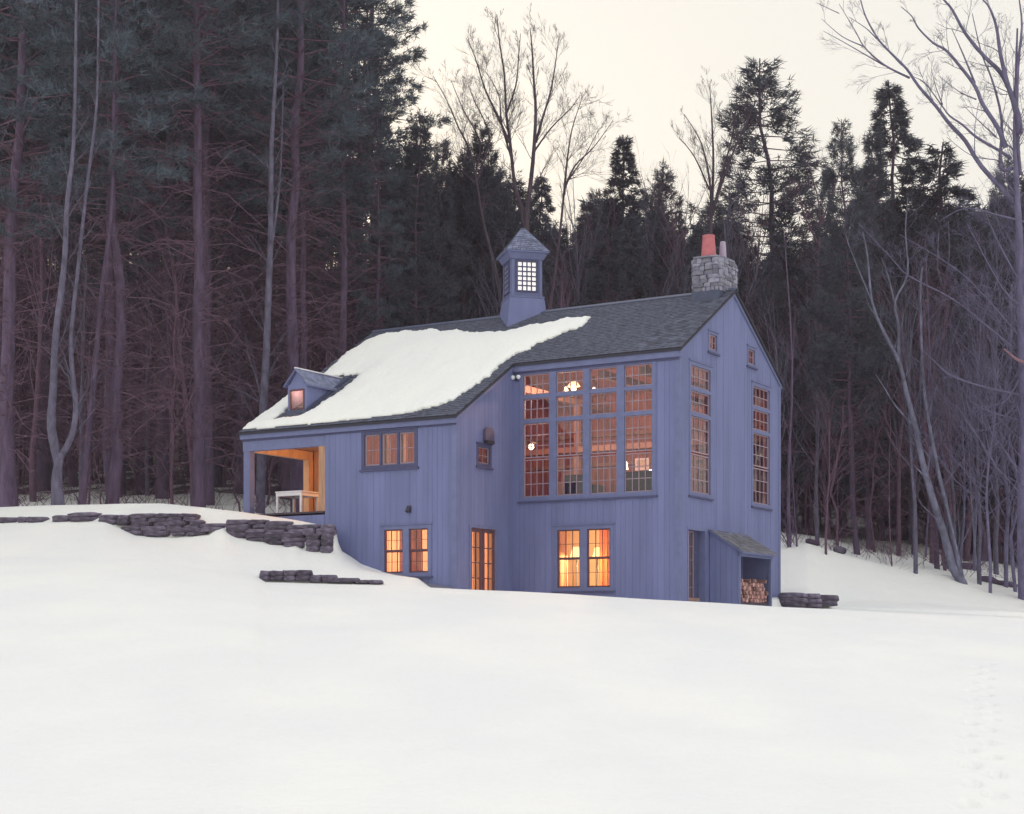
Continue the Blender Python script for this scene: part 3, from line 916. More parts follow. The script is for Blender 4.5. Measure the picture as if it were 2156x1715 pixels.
for s_ in (-1, 1):
    e = mx_ + s_ * (abs(DX1 - mx_) + 0.10); ze = DE - 0.10 * (DA - DE) / (mx_ - DX0)
    ye = (ze - HE) / slope
    pts = [(mx_, DY - 0.12, DA + .01), (e, DY - 0.12, ze + .01), (e, ye + .1, ze + .01), (mx_, yr + .2, DA + .01)]
    m.prism(pts, (0, 0, 0.05))
dr = m.build('dormer_roof', M['trim'], dor)
for k in range(6):                                         # shingle courses on the side that shows
    ds = random.Random(k); t0, t1 = k / 6, min(1, (k + 1.25) / 6)
    e = mx_ + abs(DX1 - mx_) + 0.10; ze = DE - 0.10 * (DA - DE) / (mx_ - DX0)
    P = lambda t, yy, n: Vector((e + (mx_ - e) * t, yy, ze + (DA - ze) * t + .062 + n))
    x = DY - 0.13
    yend = ((P(t0, 0, 0).z) - HE) / slope + 0.12
    while x < yend:
        x1 = min(x + ds.uniform(.18, .32), yend); mb = MB()
        mb.v = [tuple(P(t0, x + .004, .022)), tuple(P(t0, x1 - .004, .022)), tuple(P(t1, x1 - .004, .004)), tuple(P(t1, x + .004, .004)), tuple(P(t0, x + .004, 0)), tuple(P(t0, x1 - .004, 0))]
        mb.f = [(0, 1, 2, 3), (4, 5, 1, 0), (0, 3, 4), (1, 5, 2)]
        mb.build('shingle', M['shingle_cup'], dor); x = x1
m = MB(); m.box(mx_ - .04, mx_ + .04, DY - .12, yr + .2, DA + .07, DA + .11); m.build('dormer_ridge', M['white'], dor)
m = MB()
for a, b, c, d in ((dop[0], dop[0] + .05, dop[2], dop[3]), (dop[1] - .05, dop[1], dop[2], dop[3]), (dop[0] + .05, dop[1] - .05, dop[2], dop[2] + .06), (dop[0] + .05, dop[1] - .05, dop[3] - .05, dop[3])):
    bar(m, PD, a, b, c, d, -.04, .02)
m.build('dormer_sash', M['sash_dark'], dor)
m = MB(); m.poly([PD.p(dop[0] + .05, dop[2] + .06, -.02), PD.p(dop[1] - .05, dop[2] + .06, -.02), PD.p(dop[1] - .05, dop[3] - .05, -.02), PD.p(dop[0] + .05, dop[3] - .05, -.02)])
m.build('pane', M['glass_clear'], dor)
m = MB(); m.prism([(DX1 + .01, DY - .03, 7.42), (DX1 + .01, DY - .03, 7.56), (DX1 + .01, 0.0, rf(0) + .13), (DX1 + .01, 0.0, rf(0) + .03)], (0.05, 0, 0))
m.box(DX0 - .06, DX1 + .06, DY - .09, DY - .002, 7.36, 7.50); m.build('dormer_flashing', M['lead'], dor)
m = MB(); m.box(DX0 + .045, DX1 - .045, DY + .75, DY + .78, 7.5, 8.39); m.build('dormer_panel', M['porch_wood2'], dor)
m = MB(); m.box(DX0 + .045, DX1 - .045, DY + .06, DY + .78, 8.392, 8.40); m.build('dormer_ceiling', M['porch_wood2'], dor)

# --- porch
pz = 3.98
m = MB(); bar(m, PW, -B_ - .02, XP - .012, 6.10, HW - 0.335, -0.22, 0.012); m.build('porch_header', M['trim'], house)
m = MB(); m.box(-B_, -B_ + 0.26, -E_ + .0, -E_ + 0.26, 3.86, 6.098); m.build('porch_post', M['trim'], house)
m = MB(); m.box(-B_ + .02, -B_ + 0.26, -0.28, -0.02, pz, 6.098); m.build('porch_post', M['porch_wood'], house)
m = MB(); m.box(-B_ + .04, -B_ + 0.24, -E_ + .265, -0.02, 6.10, 6.40); m.build('plate_beam', M['porch_wood'], house)
m = MB(); m.box(XP - .27, XP - .012, -E_ + .0, -E_ + .25, pz, 6.098); m.build('porch_post', M['porch_wood2'], house)
for i in range(14):                                          # porch back wall boards
    x = -B_ + 0.27 + i * 0.235
    m = MB(); m.box(x + .004, x + .231, 0.0, 0.03, pz, 6.7); m.build('porch_board', M['porch_wood2'], house)
m = MB(); m.box(XP - .03, XP - .014, -E_ + .26, 0, pz, 6.5); m.build('porch_side_wall', M['porch_wood2'], house)
for i in range(22):
    y = -E_ - .03 + i * 0.16
    m = MB(); m.box(-B_ - .02, XP - .012, y + .004, y + .153, pz - .06, pz); m.build('deck_plank', M['deck'], house)
m = MB(); m.box(-B_ + .25, XP - .03, -E_ + .26, -.002, 6.42, 6.45); m.build('porch_ceiling', M['porch_wood2'], house)
m = MB(); m.box(-B_, -B_ + .02, 0.0, 0.02, 0, 0.1)

# --- interiors (pine lined rooms seen through the glass)
m = MB(); m.box(-4.9, L_ - .17, 0.17, W_ - .17, 4.06, 4.16); m.box(-4.9, -0.17, -E_ + .17, 0.168, 4.06, 4.16); m.build('upper_floor', M['beam_in'], house)
m = MB(); m.box(-4.9, L_ - .17, W_ - .40, W_ - .34, 4.16, 9.0); m.build('inner_wall', M['wood_in'], house)
m = MB(); m.prism([(-4.98, -E_ + .17, 1.1), (-4.98, W_ - .17, 1.1), (-4.98, W_ - .17, rf(W_ - .17) - .2), (-4.98, W_ / 2, HR - .2), (-4.98, -E_ + .17, rf(-E_ + .17) - .2)], (.06, 0, 0)); m.build('inner_wall', M['wood_in'], house)
m = MB()                                                    # pine ceiling under both roof slopes
for y0, y1 in ((-E_ + .2, W_ / 2), (W_ / 2, W_ - .2)):
    xa, xb = -4.9, (L_ - .17)
    if y0 < 0:
        m.prism([(xa, y0, rf(y0) - .32), (-.2, y0, rf(y0) - .32), (-.2, .2, rf(.2) - .32), (xa, .2, rf(.2) - .32)], (0, 0, .05))
        y0 = .2
    m.prism([(xa, y0, rf(y0) - .32), (xb, y0, rf(y0) - .32), (xb, y1, rf(y1) - .32), (xa, y1, rf(y1) - .32)], (0, 0, .05))
m.build('ceiling', M['wood_in2'], house)
m = MB(); m.box(L_ - .23, L_ - .17, 0.17, .66, 4.2, 8.7); m.box(L_ - .23, L_ - .17, 2.45, 5.7, 4.2, 8.9); m.box(L_ - .23, L_ - .17, 7.5, W_ - .4, 4.2, 8.7); m.build('inner_wall', M['wood_in'], house)
for x in (-0.6, 3.15, 4.6):
    m = MB(); m.box(x - .1, x + .1, 0.25, W_ - .42, 8.15, 8.38); m.build('tie_beam', M['beam_in'], house)
    m = MB(); m.box(x - .1, x + .1, 5.4, 5.6, 4.16, 8.14); m.build('inner_post', M['beam_in'], house)
for z in (6.2, 6.75, 7.3):
    m = MB(); m.box(-4.8, L_ - .3, W_ - .56, W_ - .41, z, z + .12); m.build('shelf_beam', M['beam_in'], house)
m = MB(); m.box(-4.8, L_ - .3, 5.2, 5.39, 6.45, 6.65); m.build('loft_beam', M['beam_in'], house)
for i in range(9):                                           # rafters below the pine ceiling
    x = -4.4 + i * 1.2
    m = MB(); y0, y1 = W_ / 2, W_ - .3
    m.prism([(x - .06, y0, rf(y0) - .5), (x + .06, y0, rf(y0) - .5), (x + .06, y1, rf(y1) - .5), (x - .06, y1, rf(y1) - .5)], (0, 0, .17)); m.build('rafter', M['beam_in'], house)
# lower rooms
m = MB(); m.box(-4.9, L_ - .17, 0.17, W_ - .17, 1.02, 1.12); m.box(-4.9, -0.17, -E_ + .17, 0.168, 1.02, 1.12); m.build('lower_floor', M['beam_in'], house)
m = MB(); m.box(-4.9, L_ - .17, 0.17, W_ - .17, 3.85, 4.04); m.box(-4.9, -0.17, -E_ + .17, 0.168, 3.85, 4.04); m.build('lower_ceiling', M['porch_wood'], house)
m = MB(); m.box(-4.9, L_ - .17, 3.4, 3.5, 1.12, 3.85); m.build('lower_inner_wall', M['plaster'], house)
m = MB(); m.box(-0.05, 0.05, .4, 3.4, 1.12, 3.85); m.build('lower_inner_wall', M['porch_wood'], house)

# --- woodshed lean-to on the gable end
shx0, shx1, sy0, sy1 = L_ + .035, L_ + 1.06, 2.22, 4.98
PSH = Plane((0, sy0, 0), (1, 0, 0), (0, -1, 0)); PSF = Plane((shx1, 0, 0), (0, 1, 0), (1, 0, 0))
zr = lambda x: 3.36 - (x - L_) * 0.62
shed = empty('woodshed', (0, 0, 0), 0, house)
k = 0
x = shx0
while x < shx1 - .02:
    x1 = min(x + 0.19, shx1); m = MB()
    m.prism([PSH.p(x + .004, GROUND), PSH.p(x1 - .004, GROUND), PSH.p(x1 - .004, zr(x1) - .08), PSH.p(x + .004, zr(x) - .08)], (0, .03, 0)); m.build('board', M['board'], shed); x = x1
m = MB(); m.box(shx1 - .09, shx1, sy0 + .031, sy0 + .12, GROUND, zr(shx1) - .1); m.box(shx1 - .09, shx1, sy1 - .10, sy1, GROUND, zr(shx1) - .1)
m.box(shx0, shx1 - .091, sy1 - .04, sy1, GROUND, zr(shx1) - .12); m.box(shx1 - .05, shx1 + .03, sy0, sy1, zr(shx1) - .26, zr(shx1) - .10); m.build('shed_frame', M['trim'], shed)
m = MB(); m.prism([(L_ + .03, sy0 - .10, zr(L_) - .08), (shx1 + .16, sy0 - .10, zr(shx1 + .16) - .08), (shx1 + .16, sy1 + .10, zr(shx1 + .16) - .08), (L_ + .03, sy1 + .10, zr(L_) - .08)], (0, 0, .06))
m.build('shed_roof', M['trim'], shed)
rs4 = random.Random(4)
for r in range(8):
    xa = shx1 + .17 - r * .155; xb = max(xa - .20, L_ + .03); y = sy0 - .11
    while y < sy1 + .11:
        y1 = min(y + rs4.uniform(.14, .3), sy1 + .11); mb = MB(); lf = rs4.uniform(0, .02)
        mb.v = [(xa, y + .004, zr(xa) + .006 + lf), (xa, y1 - .004, zr(xa) + .006 + lf), (xb, y1 - .004, zr(xb) - .014), (xb, y + .004, zr(xb) - .014), (xa, y + .004, zr(xa) - .018), (xa, y1 - .004, zr(xa) - .018)]
        mb.f = [(0, 1, 2, 3), (4, 5, 1, 0), (0, 3, 4), (1, 5, 2)]
        mb.build('shingle', M['shingle_shed'], shed); y = y1
m = MB(); m.box(L_ + .035, shx1 - .1, sy0 + .035, sy1 - .05, 0.6, 1.0); m.build('shed_floor', M['deck'], shed)


def put(o):                                                  # house coordinates -> world for things that are not part of the house
    o.location = HOUSE + Matrix.Rotation(-A, 3, 'Z') @ Vector(o.location); o.rotation_euler.z -= A
    return o


# firewood: split logs stacked with their ends to the opening
rs5 = random.Random(6)
logm = []
for k in range(6):
    mb = MB(); n = rs5.choice([3, 3, 4, 5, 6]); r0 = 1
    pts = []
    ph = rs5.uniform(0, 6.28)
    for i in range(n):
        a = ph + 2 * math.pi * i / n + rs5.uniform(-.25, .25); pts.append((0, 0.083 * math.cos(a) * rs5.uniform(.8, 1.1), 0.083 * math.sin(a) * rs5.uniform(.8, 1.1)))
    mb.prism(pts, (0.42, 0, 0)); logm.append(mb.mesh('firewood_log', M['log_end']))
zz = 1.06
for rw in range(6):
    y = sy0 + .16 + (rw % 2) * .07
    while y < sy1 - .2:
        if not (rw >= 4 and rs5.random() < (.25 if rw == 4 else .6)):
            o = link('firewood_log', rs5.choice(logm)); o.location = (shx1 - .52 + rs5.uniform(-.04, .05), y, zz + rs5.uniform(-.01, .01)); o.rotation_euler = (rs5.uniform(0, 6), 0, rs5.uniform(-.08, .08))
            put(o)
            tag(o, 'split firewood log stacked end-on in the woodshed against the gable wall', 'firewood log', 'split logs in the woodshed')
        y += rs5.uniform(.135, .165)
    zz += .125

# ------------------------------------------------------------------ snow lying on the roof
OUT = [(-8.60, -3.46), (-8.62, -2.4), (-8.55, -1.2), (-8.40, -0.4), (-8.20, 0.6), (-8.50, 2.3), (-8.35, 3.2), (-7.9, 3.72), (-6.96, 3.80), (-5.5, 3.62), (-4.6, 3.30), (-3.6, 2.98), (-2.9, 2.72), (-1.98, 2.62),
       (-1.2, 2.92), (-0.4, 3.06), (0.5, 3.20), (1.22, 3.12), (1.36, 2.75), (1.20, 2.15), (0.8, 1.85), (0.4, 1.45), (0.0, 0.95), (-0.24, 0.4), (-0.30, -0.7), (-0.42, -1.5), (-0.5, -2.2), (-0.85, -2.85), (-1.3, -3.12),
       (-1.9, -3.30), (-3.2, -3.40), (-4.9, -3.48), (-7.6, -3.52)]


def seg_dist(px, py, poly):
    best = 1e9; ins = False; n = len(poly)
    for i in range(n):
        x1, y1 = poly[i]; x2, y2 = poly[(i + 1) % n]
        dx, dy = x2 - x1, y2 - y1; t_ = max(0, min(1, ((px - x1) * dx + (py - y1) * dy) / (dx * dx + dy * dy)))
        best = min(best, math.hypot(px - x1 - t_ * dx, py - y1 - t_ * dy))
        if (y1 > py) != (y2 > py) and px < (x2 - x1) * (py - y1) / (y2 - y1) + x1: ins = not ins
    return best if ins else -best


HOLE = [(-7.62, -2.90), (-6.50, -2.72), (-6.38, -1.9), (-6.28, -0.9), (-6.38, 0.10), (-6.7, 0.2), (-7.0, 0.30), (-7.55, 0.0), (-7.60, -2.3)]
gx = np.arange(-8.72, 1.5, 0.055); gy = np.arange(-3.62, 3.95, 0.055)
dist = np.zeros((len(gx), len(gy)))
for i, x in enumerate(gx):
    for j, y in enumerate(gy):
        e = noise.noise(Vector((x * 1.7, y * 1.7, 0))) * .15 + noise.noise(Vector((x * 4.5, y * 4.5, 4))) * .12 + noise.noise(Vector((x * 13, y * 9, 7))) * .09
        if y < -3.2: e *= 0.25
        dist[i, j] = min(seg_dist(x, y, OUT), -seg_dist(x, y, HOLE)) + e
vid = {}; sv = []; sf = []


def sv_id(i, j, lvl):
    k = (i, j, lvl)
    if k not in vid:
        x, y, dd = gx[i], gy[j], max(0, dist[i, j])
        h = 0.015 + 0.13 * (1 - math.exp(-dd / 0.16)) + 0.03 * noise.noise(Vector((x * .8, y * .8, 2))) * min(1, dd * 3)
        p = Vector((x, y, rf(y))) + nrm * (h if lvl else -0.01)
        vid[k] = len(sv); sv.append(tuple(p))
    return vid[k]


mask = dist > 0
cellm = mask[:-1, :-1] & mask[1:, :-1] & mask[:-1, 1:] & mask[1:, 1:]
for i in range(cellm.shape[0]):
    for j in range(cellm.shape[1]):
        if cellm[i, j]:
            sf.append((sv_id(i, j, 1), sv_id(i + 1, j, 1), sv_id(i + 1, j + 1, 1), sv_id(i, j + 1, 1)))
            for (di, dj, a, b) in ((0, -1, (i, j), (i + 1, j)), (1, 0, (i + 1, j), (i + 1, j + 1)), (0, 1, (i + 1, j + 1), (i, j + 1)), (-1, 0, (i, j + 1), (i, j))):
                ii, jj = i + di, j + dj
                if not (0 <= ii < cellm.shape[0] and 0 <= jj < cellm.shape[1] and cellm[ii, jj]):
                    sf.append((sv_id(*a, 0), sv_id(*b, 0), sv_id(*b, 1), sv_id(*a, 1)))
ms = np_mesh('roof_snow', np.array(sv), np.array(sf), M['roof_snow'], True, 4)
o = link('roof_snow', ms); put(o)
tag(o, 'thick patch of white snow lying on the lower roof slope of the house', 'snow patch')
# ------------------------------------------------------------------ small things on and in the house
IN = []


def lampdata(loc, power, colr, rad=0.08, name='lamp_light', parent=None):
    ld = bpy.data.lights.new(name, 'POINT'); ld.energy = power; ld.color = colr; ld.shadow_soft_size = rad
    o = bpy.data.objects.new(name, ld); o.location = loc; col.objects.link(o)
    if parent: o.parent = parent
    return o


WARM = (1.0, 0.57, 0.35)
# hanging lamp in the great room
t = put(empty('pendant_lamp', (0.95, 2.4, 8.30)))
m = MB(); m.lathe((0, 0, 0), [(0.04, -.14), (0.10, -.07), (0.10, .05), (0.03, .12)], 10); m.build('bulb', M['bulb'], t, True)
m = MB(); m.lathe((0, 0, 0), [(0.22, .02), (0.10, .20), (0.03, .22)], 12); m.build('lamp_shade', M['shade'], t, True)
m = MB(); m.box(-.01, .01, -.01, .01, .24, .9); m.build('cord', M['dark'], t)
lampdata((0, 0, -.3), 380, WARM, .12, parent=t)
tag(t, 'bright hanging lamp at the top of the tall window, second bay', 'lamp')
t = put(empty('hanging_bulb', (1.08, 1.6, 8.05)))
m = MB(); m.lathe((0, 0, 0), [(0.04, -.13), (0.09, -.06), (0.07, .06), (0.03, .14)], 10); m.build('bulb', M['bulb'], t, True)
m = MB(); m.box(-.01, .01, -.01, .01, .14, 1.2); m.build('cord', M['dark'], t)
lampdata((0, 0, -.25), 110, WARM, .08, parent=t)
tag(t, 'small pear shaped bulb hanging right beside the bright top lamp', 'bulb')
t = put(empty('spot_bulb', (2.46, 1.0, 7.95)))
m = MB(); m.lathe((0, 0, 0), [(0.02, -.05), (0.055, 0), (0.02, .05)], 10); m.build('bulb', M['bulb_white'], t, True)
m = MB(); m.box(-.01, .01, -.01, .01, .05, .4); m.build('cord', M['dark'], t)
tag(t, 'tiny white round bulb high in the third bay of the tall window', 'bulb')
t = put(empty('globe_lamp', (0.36, 0.55, 6.15)))
m = MB(); m.lathe((0, 0, 0), [(0.03, -.11), (0.09, -.04), (0.08, .05), (0.03, .09)], 12); m.build('globe', M['bulb'], t, True)
m = MB(); m.box(-.012, .012, -.012, .30, .13, .16); m.box(-.05, .05, -.40, -.36, .0, .2); m.build('bracket', M['dark'], t)
lampdata((0.1, 0.5, 0), 110, WARM, .12, parent=t)
tag(t, 'glowing globe lamp halfway up the first bay of the tall window', 'lamp')
t = put(empty('table_lamp', (3.30, 1.6, 5.45)))
m = MB(); m.lathe((0, 0, 0), [(0.09, -.12), (0.05, .12), (.03, .16)], 12); m.build('lamp_shade', M['bulb'], t, True)
m = MB(); m.lathe((0, 0, 0), [(0.08, -.5), (0.02, -.44), (0.02, -.12)], 10); m.build('lamp_base', M['dark'], t, True)
lampdata((0, .3, .1), 35, WARM, .1, parent=t)
tag(t, 'small cone shaped table lamp low in the fourth bay of the tall window', 'lamp')
t = put(empty('side_lamp', (4.48, 1.05, 5.14)))
m = MB(); m.lathe((0, 0, 0), [(0.04, -.08), (0.085, 0), (0.04, .08)], 12); m.build('globe', M['bulb_white'], t, True)
m = MB(); m.lathe((0, 0, 0), [(0.06, -.3), (0.02, -.26), (0.02, -.08)], 10); m.build('lamp_base', M['dark'], t, True)
tag(t, 'round white lamp at the lower right edge of the fourth bay', 'lamp')
t = put(empty('picture_frame', (2.85, 3.75, 5.72)))
m = MB()
for a, b, c, d in ((-.26, -.2, -.2, .2), (.2, .26, -.2, .2), (-.2, .2, -.2, -.14), (-.2, .2, .14, .2)): m.box(a, b, -.02, .02, c, d)
m.build('frame', M['white'], t)
m = MB(); m.box(-.2, .2, 0, .01, -.14, .14); m.build('print', M['picture'], t)
tag(t, 'small pale framed picture seen through the fourth bay of the tall window', 'picture')


def sofa(nm, x, y, w_, h_, label):
    t = put(empty(nm, (x, y, 4.16)))
    m = MB(); m.box(-w_ / 2, w_ / 2, -.4, .4, .12, .45); m.build('seat', M['fabric'], t)
    m = MB(); m.prism([(-w_ / 2, -.5, .12), (w_ / 2, -.5, .12), (w_ / 2, -.41, .12), (-w_ / 2, -.41, .12)], (0, -.06, h_ - .12)); m.build('backrest', M['fabric'], t)
    for s_ in (-1, 1):
        m = MB(); m.box(s_ * w_ / 2 - .08, s_ * w_ / 2 + .08, -.4, .4, .12, .65); m.build('armrest', M['fabric'], t)
    tag(t, label, 'sofa' if w_ > 1.3 else 'armchair')


sofa('armchair', 2.05, 1.1, 0.95, 0.98, 'dark armchair with its back to the second bay of the tall window')
sofa('sofa', 4.30, 1.15, 1.5, 0.98, 'dark sofa with its back to the fourth bay of the tall window')
t = put(empty('bookcase', (4.15, 7.7, 4.16)))
m = MB(); m.box(-1.1, 1.1, .2, .25, 0, 2.6); m.build('back_panel', M['wood_in'], t)
for s_ in (-1.1, 0, 1.08):
    m = MB(); m.box(s_, s_ + .04, -.1, .2, 0, 2.6); m.build('side_panel', M['wood_in'], t)
for i in range(7):
    m = MB(); m.box(-1.06, -.002, -.1, .2, .05 + i * .4, .08 + i * .4); m.build('shelf', M['beam_in'], t)
    if i < 6:
        m = MB(); x = -1.05
        while x < 1.0:
            wd = rs5.uniform(.03, .07)
            if abs(x) > .06: m.box(x, x + wd * .92, -.05, .15, .082 + i * .4, .30 + i * .4 + rs5.uniform(0, .08))
            x += wd
        tag(m.build('books', M['book'], t), kind='stuff')
tag(t, 'wide pine bookcase on the back wall of the great room', 'bookcase')

# lower rooms: lamps and curtains
for nm, x, y, z, sz, lab, pw in (('floor_lamp', 2.02, 0.62, 2.62, .23, 'broad yellow lamp shade in the left half of the lower front window', 210),
                                 ('reading_lamp', 2.72, 0.75, 2.60, .16, 'pale cone lamp shade in the right half of the lower front window', 120)):
    t = put(empty(nm, (x, y, z)))
    m = MB(); m.lathe((0, 0, 0), [(sz, -.19), (sz * .55, .17), (sz * .5, .17)], 16); m.build('lamp_shade', M['shade'], t, True)
    m = MB(); m.lathe((0, 0, 0), [(.12, -1.45), (.02, -1.42), (.02, -.19)], 10); m.build('lamp_stand', M['dark'], t, True)
    lampdata((0, .25, -.35), pw, (1, .62, .26), .12, parent=t)
    tag(t, lab, 'lamp')
t = put(empty('wall_lamp', (-2.4, -1.2, 2.9)))
m = MB(); m.lathe((0, 0, 0), [(.12, -.12), (.08, .1), (.03, .12)], 12); m.build('lamp_shade', M['shade'], t, True)
m = MB(); m.lathe((0, 0, 0), [(.12, -1.75), (.02, -1.72), (.02, -.12)], 10); m.build('lamp_stand', M['dark'], t, True)
lampdata((0, -.2, -.3), 420, (1, .60, .30), .12, parent=t)
tag(t, 'standing lamp in the ground floor room behind the paired wing window', 'lamp')
t = put(empty('attic_lamp', (-7.02, DY + .45, 8.31)))
m = MB(); m.lathe((0, 0, 0), [(.02, -.04), (.035, 0), (.02, .04)], 8); m.build('bulb', M['bulb_white'], t, True)
lampdata((0, 0, -.10), 26, (1, .5, .24), .04, parent=t)
tag(t, 'small bulb glowing behind the dormer window', 'bulb')
t = put(empty('kitchen_lamp', (-1.9, -2.2, 6.15)))
m = MB(); m.lathe((0, 0, 0), [(.05, -.08), (.09, 0), (.05, .08)], 10); m.build('globe', M['bulb'], t, True)
m = MB(); m.box(-.01, .01, -.01, .01, .08, .6); m.build('cord', M['dark'], t)
lampdata((0, .3, -.2), 55, WARM, .1, parent=t)
tag(t, 'small hanging globe lamp behind the upper triple window of the wing', 'lamp')
for i, (px, pwid) in enumerate(((-3.2, .14), (-2.55, .16), (-1.75, .14))):
    m = MB(); m.box(px - pwid / 2, px + pwid / 2, -2.75, -2.6, 4.16, 6.6); m.build('inner_post', M['beam_in'], house)


def curtain(P, u0, u1, z0, z1, mt, lab, grp=None, n=-0.22):
    m = MB(); k = 14; top = []; bot = []
    for i in range(k + 1):
        u = u0 + (u1 - u0) * i / k; d = n + 0.03 * math.sin(i * 1.9) * (1 if i % 2 else .7)
        top.append(P.p(u, z1, d)); bot.append(P.p(u, z0, d + .01 * math.cos(i)))
    for i in range(k):
        m.poly([bot[i], bot[i + 1], top[i + 1], top[i]])
    o = m.build('curtain', M[mt]); o.location = (0, 0, 0); put(o)
    tag(o, lab, 'curtain', grp)


curtain(PF, 1.60, 1.93, 1.3, 3.4, 'curtain', 'pale curtain at the far left of the lower front window')
curtain(PF, 3.36, 3.64, 1.3, 3.4, 'curtain', 'pale curtain at the right edge of the lower front window')
curtain(PF, 2.98, 3.36, 1.3, 3.4, 'curtain_red', 'orange red curtain in the right half of the lower front window', n=-.4)
curtain(PW, -2.74, -2.25, 1.8, 3.4, 'curtain', 'pale curtain at the left of the paired ground floor wing window')
curtain(PW, -1.42, -1.00, 1.8, 3.4, 'curtain', 'pale curtain at the right of the paired ground floor wing window')
curtain(PG, 1.08, 1.56, .9, 3.3, 'plum', 'added plum curtain blocking room light behind the narrow glazed side door by the woodshed', n=-.30)  # added to keep the bright lower room from glowing through the door glass
curtain(PS, -2.45, -2.15, 1.15, 3.4, 'curtain', 'pale curtain behind the left leaf of the french doors')
curtain(PS, -1.70, -1.30, 1.15, 3.4, 'curtain', 'pale curtain behind the right leaf of the french doors')

# porch lantern (its light fills the porch)
t = put(empty('porch_lantern', (XP - 0.42, -1.9, 6.22)))
m = MB(); m.lathe((0, 0, 0), [(.05, -.1), (.07, 0), (.05, .1)], 10); m.build('globe', M['bulb'], t, True)
m = MB(); m.lathe((0, 0, 0), [(.08, .1), (.08, .19)], 10); m.build('mount', M['dark'], t, True)
lampdata((-.1, 0, -.16), 130, (1, .50, .17), .08, parent=t)
tag(t, 'lit lantern under the ceiling of the open porch', 'lantern')

# white table on the porch
t = put(empty('porch_table', (-6.93, -2.55, pz)))
m = MB(); m.box(-.56, .56, -.50, .50, .72, .76); m.build('tabletop', M['white'], t)
m = MB()
for a in ((-.54, .54, -.48, -.46), (-.54, .54, .46, .48), (-.54, -.52, -.46, .46), (.52, .54, -.46, .46)): m.box(a[0], a[1], a[2], a[3], .60, .718)
m.build('apron', M['white'], t)
for sx in (-1, 1):
    for sy in (-1, 1):
        m = MB(); m.box(sx * .50 - .035, sx * .50 + .035, sy * .44 - .035, sy * .44 + .035, 0, .60); m.build('leg', M['white'], t)
tag(t, 'white square wooden table standing on the open porch', 'table')

# twin floodlight under the eave
t = put(empty('floodlight', (0.16, -0.04, 8.36)))
m = MB(); m.box(-.05, .05, -.03, .03, -.12, .02); m.build('mount', M['dark'], t)
for s_ in (-1, 1):
    m = MB(); m.lathe((s_ * .105, -.08, 0), [(.02, -.075), (.065, -.03), (.075, .02), (.045, .06)], 12); m.build('lamp_head', M['lampglass'], t, True)
tag(t, 'pair of white floodlight heads under the eave beside the tall window', 'floodlight')
# dark hood lantern above the small window
t = put(empty('barn_lantern', (0.0, -1.66, 6.15)))
m = MB(); pts = []
for i in range(9):
    a = math.pi * i / 8; pts.append((0.03, 0.26 * math.cos(a), 0.26 + .14 * math.sin(a)))
pts = [(0.03, .26, -.02)] + pts + [(0.03, -.26, -.02)]
m.prism(pts, (0.10, 0, 0)); m.build('hood', mat('dull_bronze', (0.10, 0.085, 0.15), .6, .1, 5), t)
m = MB(); m.box(0.03, .18, -.20, .20, -.12, -.022); m.build('lamp_tray', M['dark'], t)
tag(t, 'dark arched wall lantern mounted over the small side window', 'wall lantern')
t = put(empty('dryer_vent', (-1.73, -E_ - .03, 3.89)))
m = MB(); m.prism([(-.07, 0, -.09), (-.07, -.13, -.07), (-.07, 0, .10)], (.14, 0, 0)); m.build('hood', M['dark'], t)
m = MB(); m.box(-.09, .09, -.002, .018, -.11, .13); m.build('flange', M['trim_dark'], t)
tag(t, 'small dark vent hood on the blank wall of the wing', 'vent')

# dark strip standing in for the shaded melt gap between snow and wing
def wing_pt(u, v):
    """where the line of sight meets the wing front wall (house coordinates)"""
    o = Vector((0, 0, 0)) - HOUSE; d = Vector(((u - CX) / F, 1, (HOR - v) / F))
    rot = Matrix.Rotation(A, 3, 'Z'); o = rot @ o; d = rot @ d
    t_ = (-E_ - o.y) / d.y
    return o + d * t_


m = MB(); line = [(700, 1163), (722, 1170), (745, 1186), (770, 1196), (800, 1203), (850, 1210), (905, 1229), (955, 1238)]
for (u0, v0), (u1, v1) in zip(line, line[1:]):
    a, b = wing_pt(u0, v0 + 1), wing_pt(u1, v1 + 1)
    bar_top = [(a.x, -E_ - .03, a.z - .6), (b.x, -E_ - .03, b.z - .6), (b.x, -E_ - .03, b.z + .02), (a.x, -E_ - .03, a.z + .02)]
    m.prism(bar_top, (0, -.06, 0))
m.build('melt_gap_strip', M['mortar'], house)

# ------------------------------------------------------------------ stone ledges
LEDGES = [
    ('low dark stone edging in the snow at the far left', [(-60, 0, 1090, 1103), (-5, 46, 1091, 1103), (42, 103, 1090, 1101)]),
    ('short stone outcrop left of the long ledge', [(118, 158, 1087, 1099), (155, 206, 1081, 1098)]),
    ('long stacked stone ledge left of the porch bank', [(214, 278, 1086, 1106), (280, 364, 1083, 1111), (358, 416, 1083, 1098), (354, 430, 1097, 1121), (262, 364, 1110, 1130), (366, 446, 1113, 1128), (426, 476, 1104, 1120)]),
    ('tall stacked stone ledge against the porch corner', [(483, 567, 1096, 1113), (566, 613, 1099, 1122), (483, 531, 1112, 1134), (527, 568, 1116, 1143), (564, 606, 1118, 1150), (602, 645, 1122, 1155), (611, 649, 1107, 1126), (648, 702, 1125, 1164), (641, 705, 1106, 1127)]),
    ('low flat rocks half buried in the snow below the wing', [(550, 602, 1203, 1222), (598, 656, 1202, 1223), (655, 708, 1212, 1225), (702, 752, 1218, 1227), (748, 804, 1222, 1229)]),
    ('low rock ledge at the right rear corner of the house', [(1646, 1690, 1249, 1281), (1684, 1722, 1251, 1280), (1716, 1755, 1254, 1276)]),
]
sid = 0
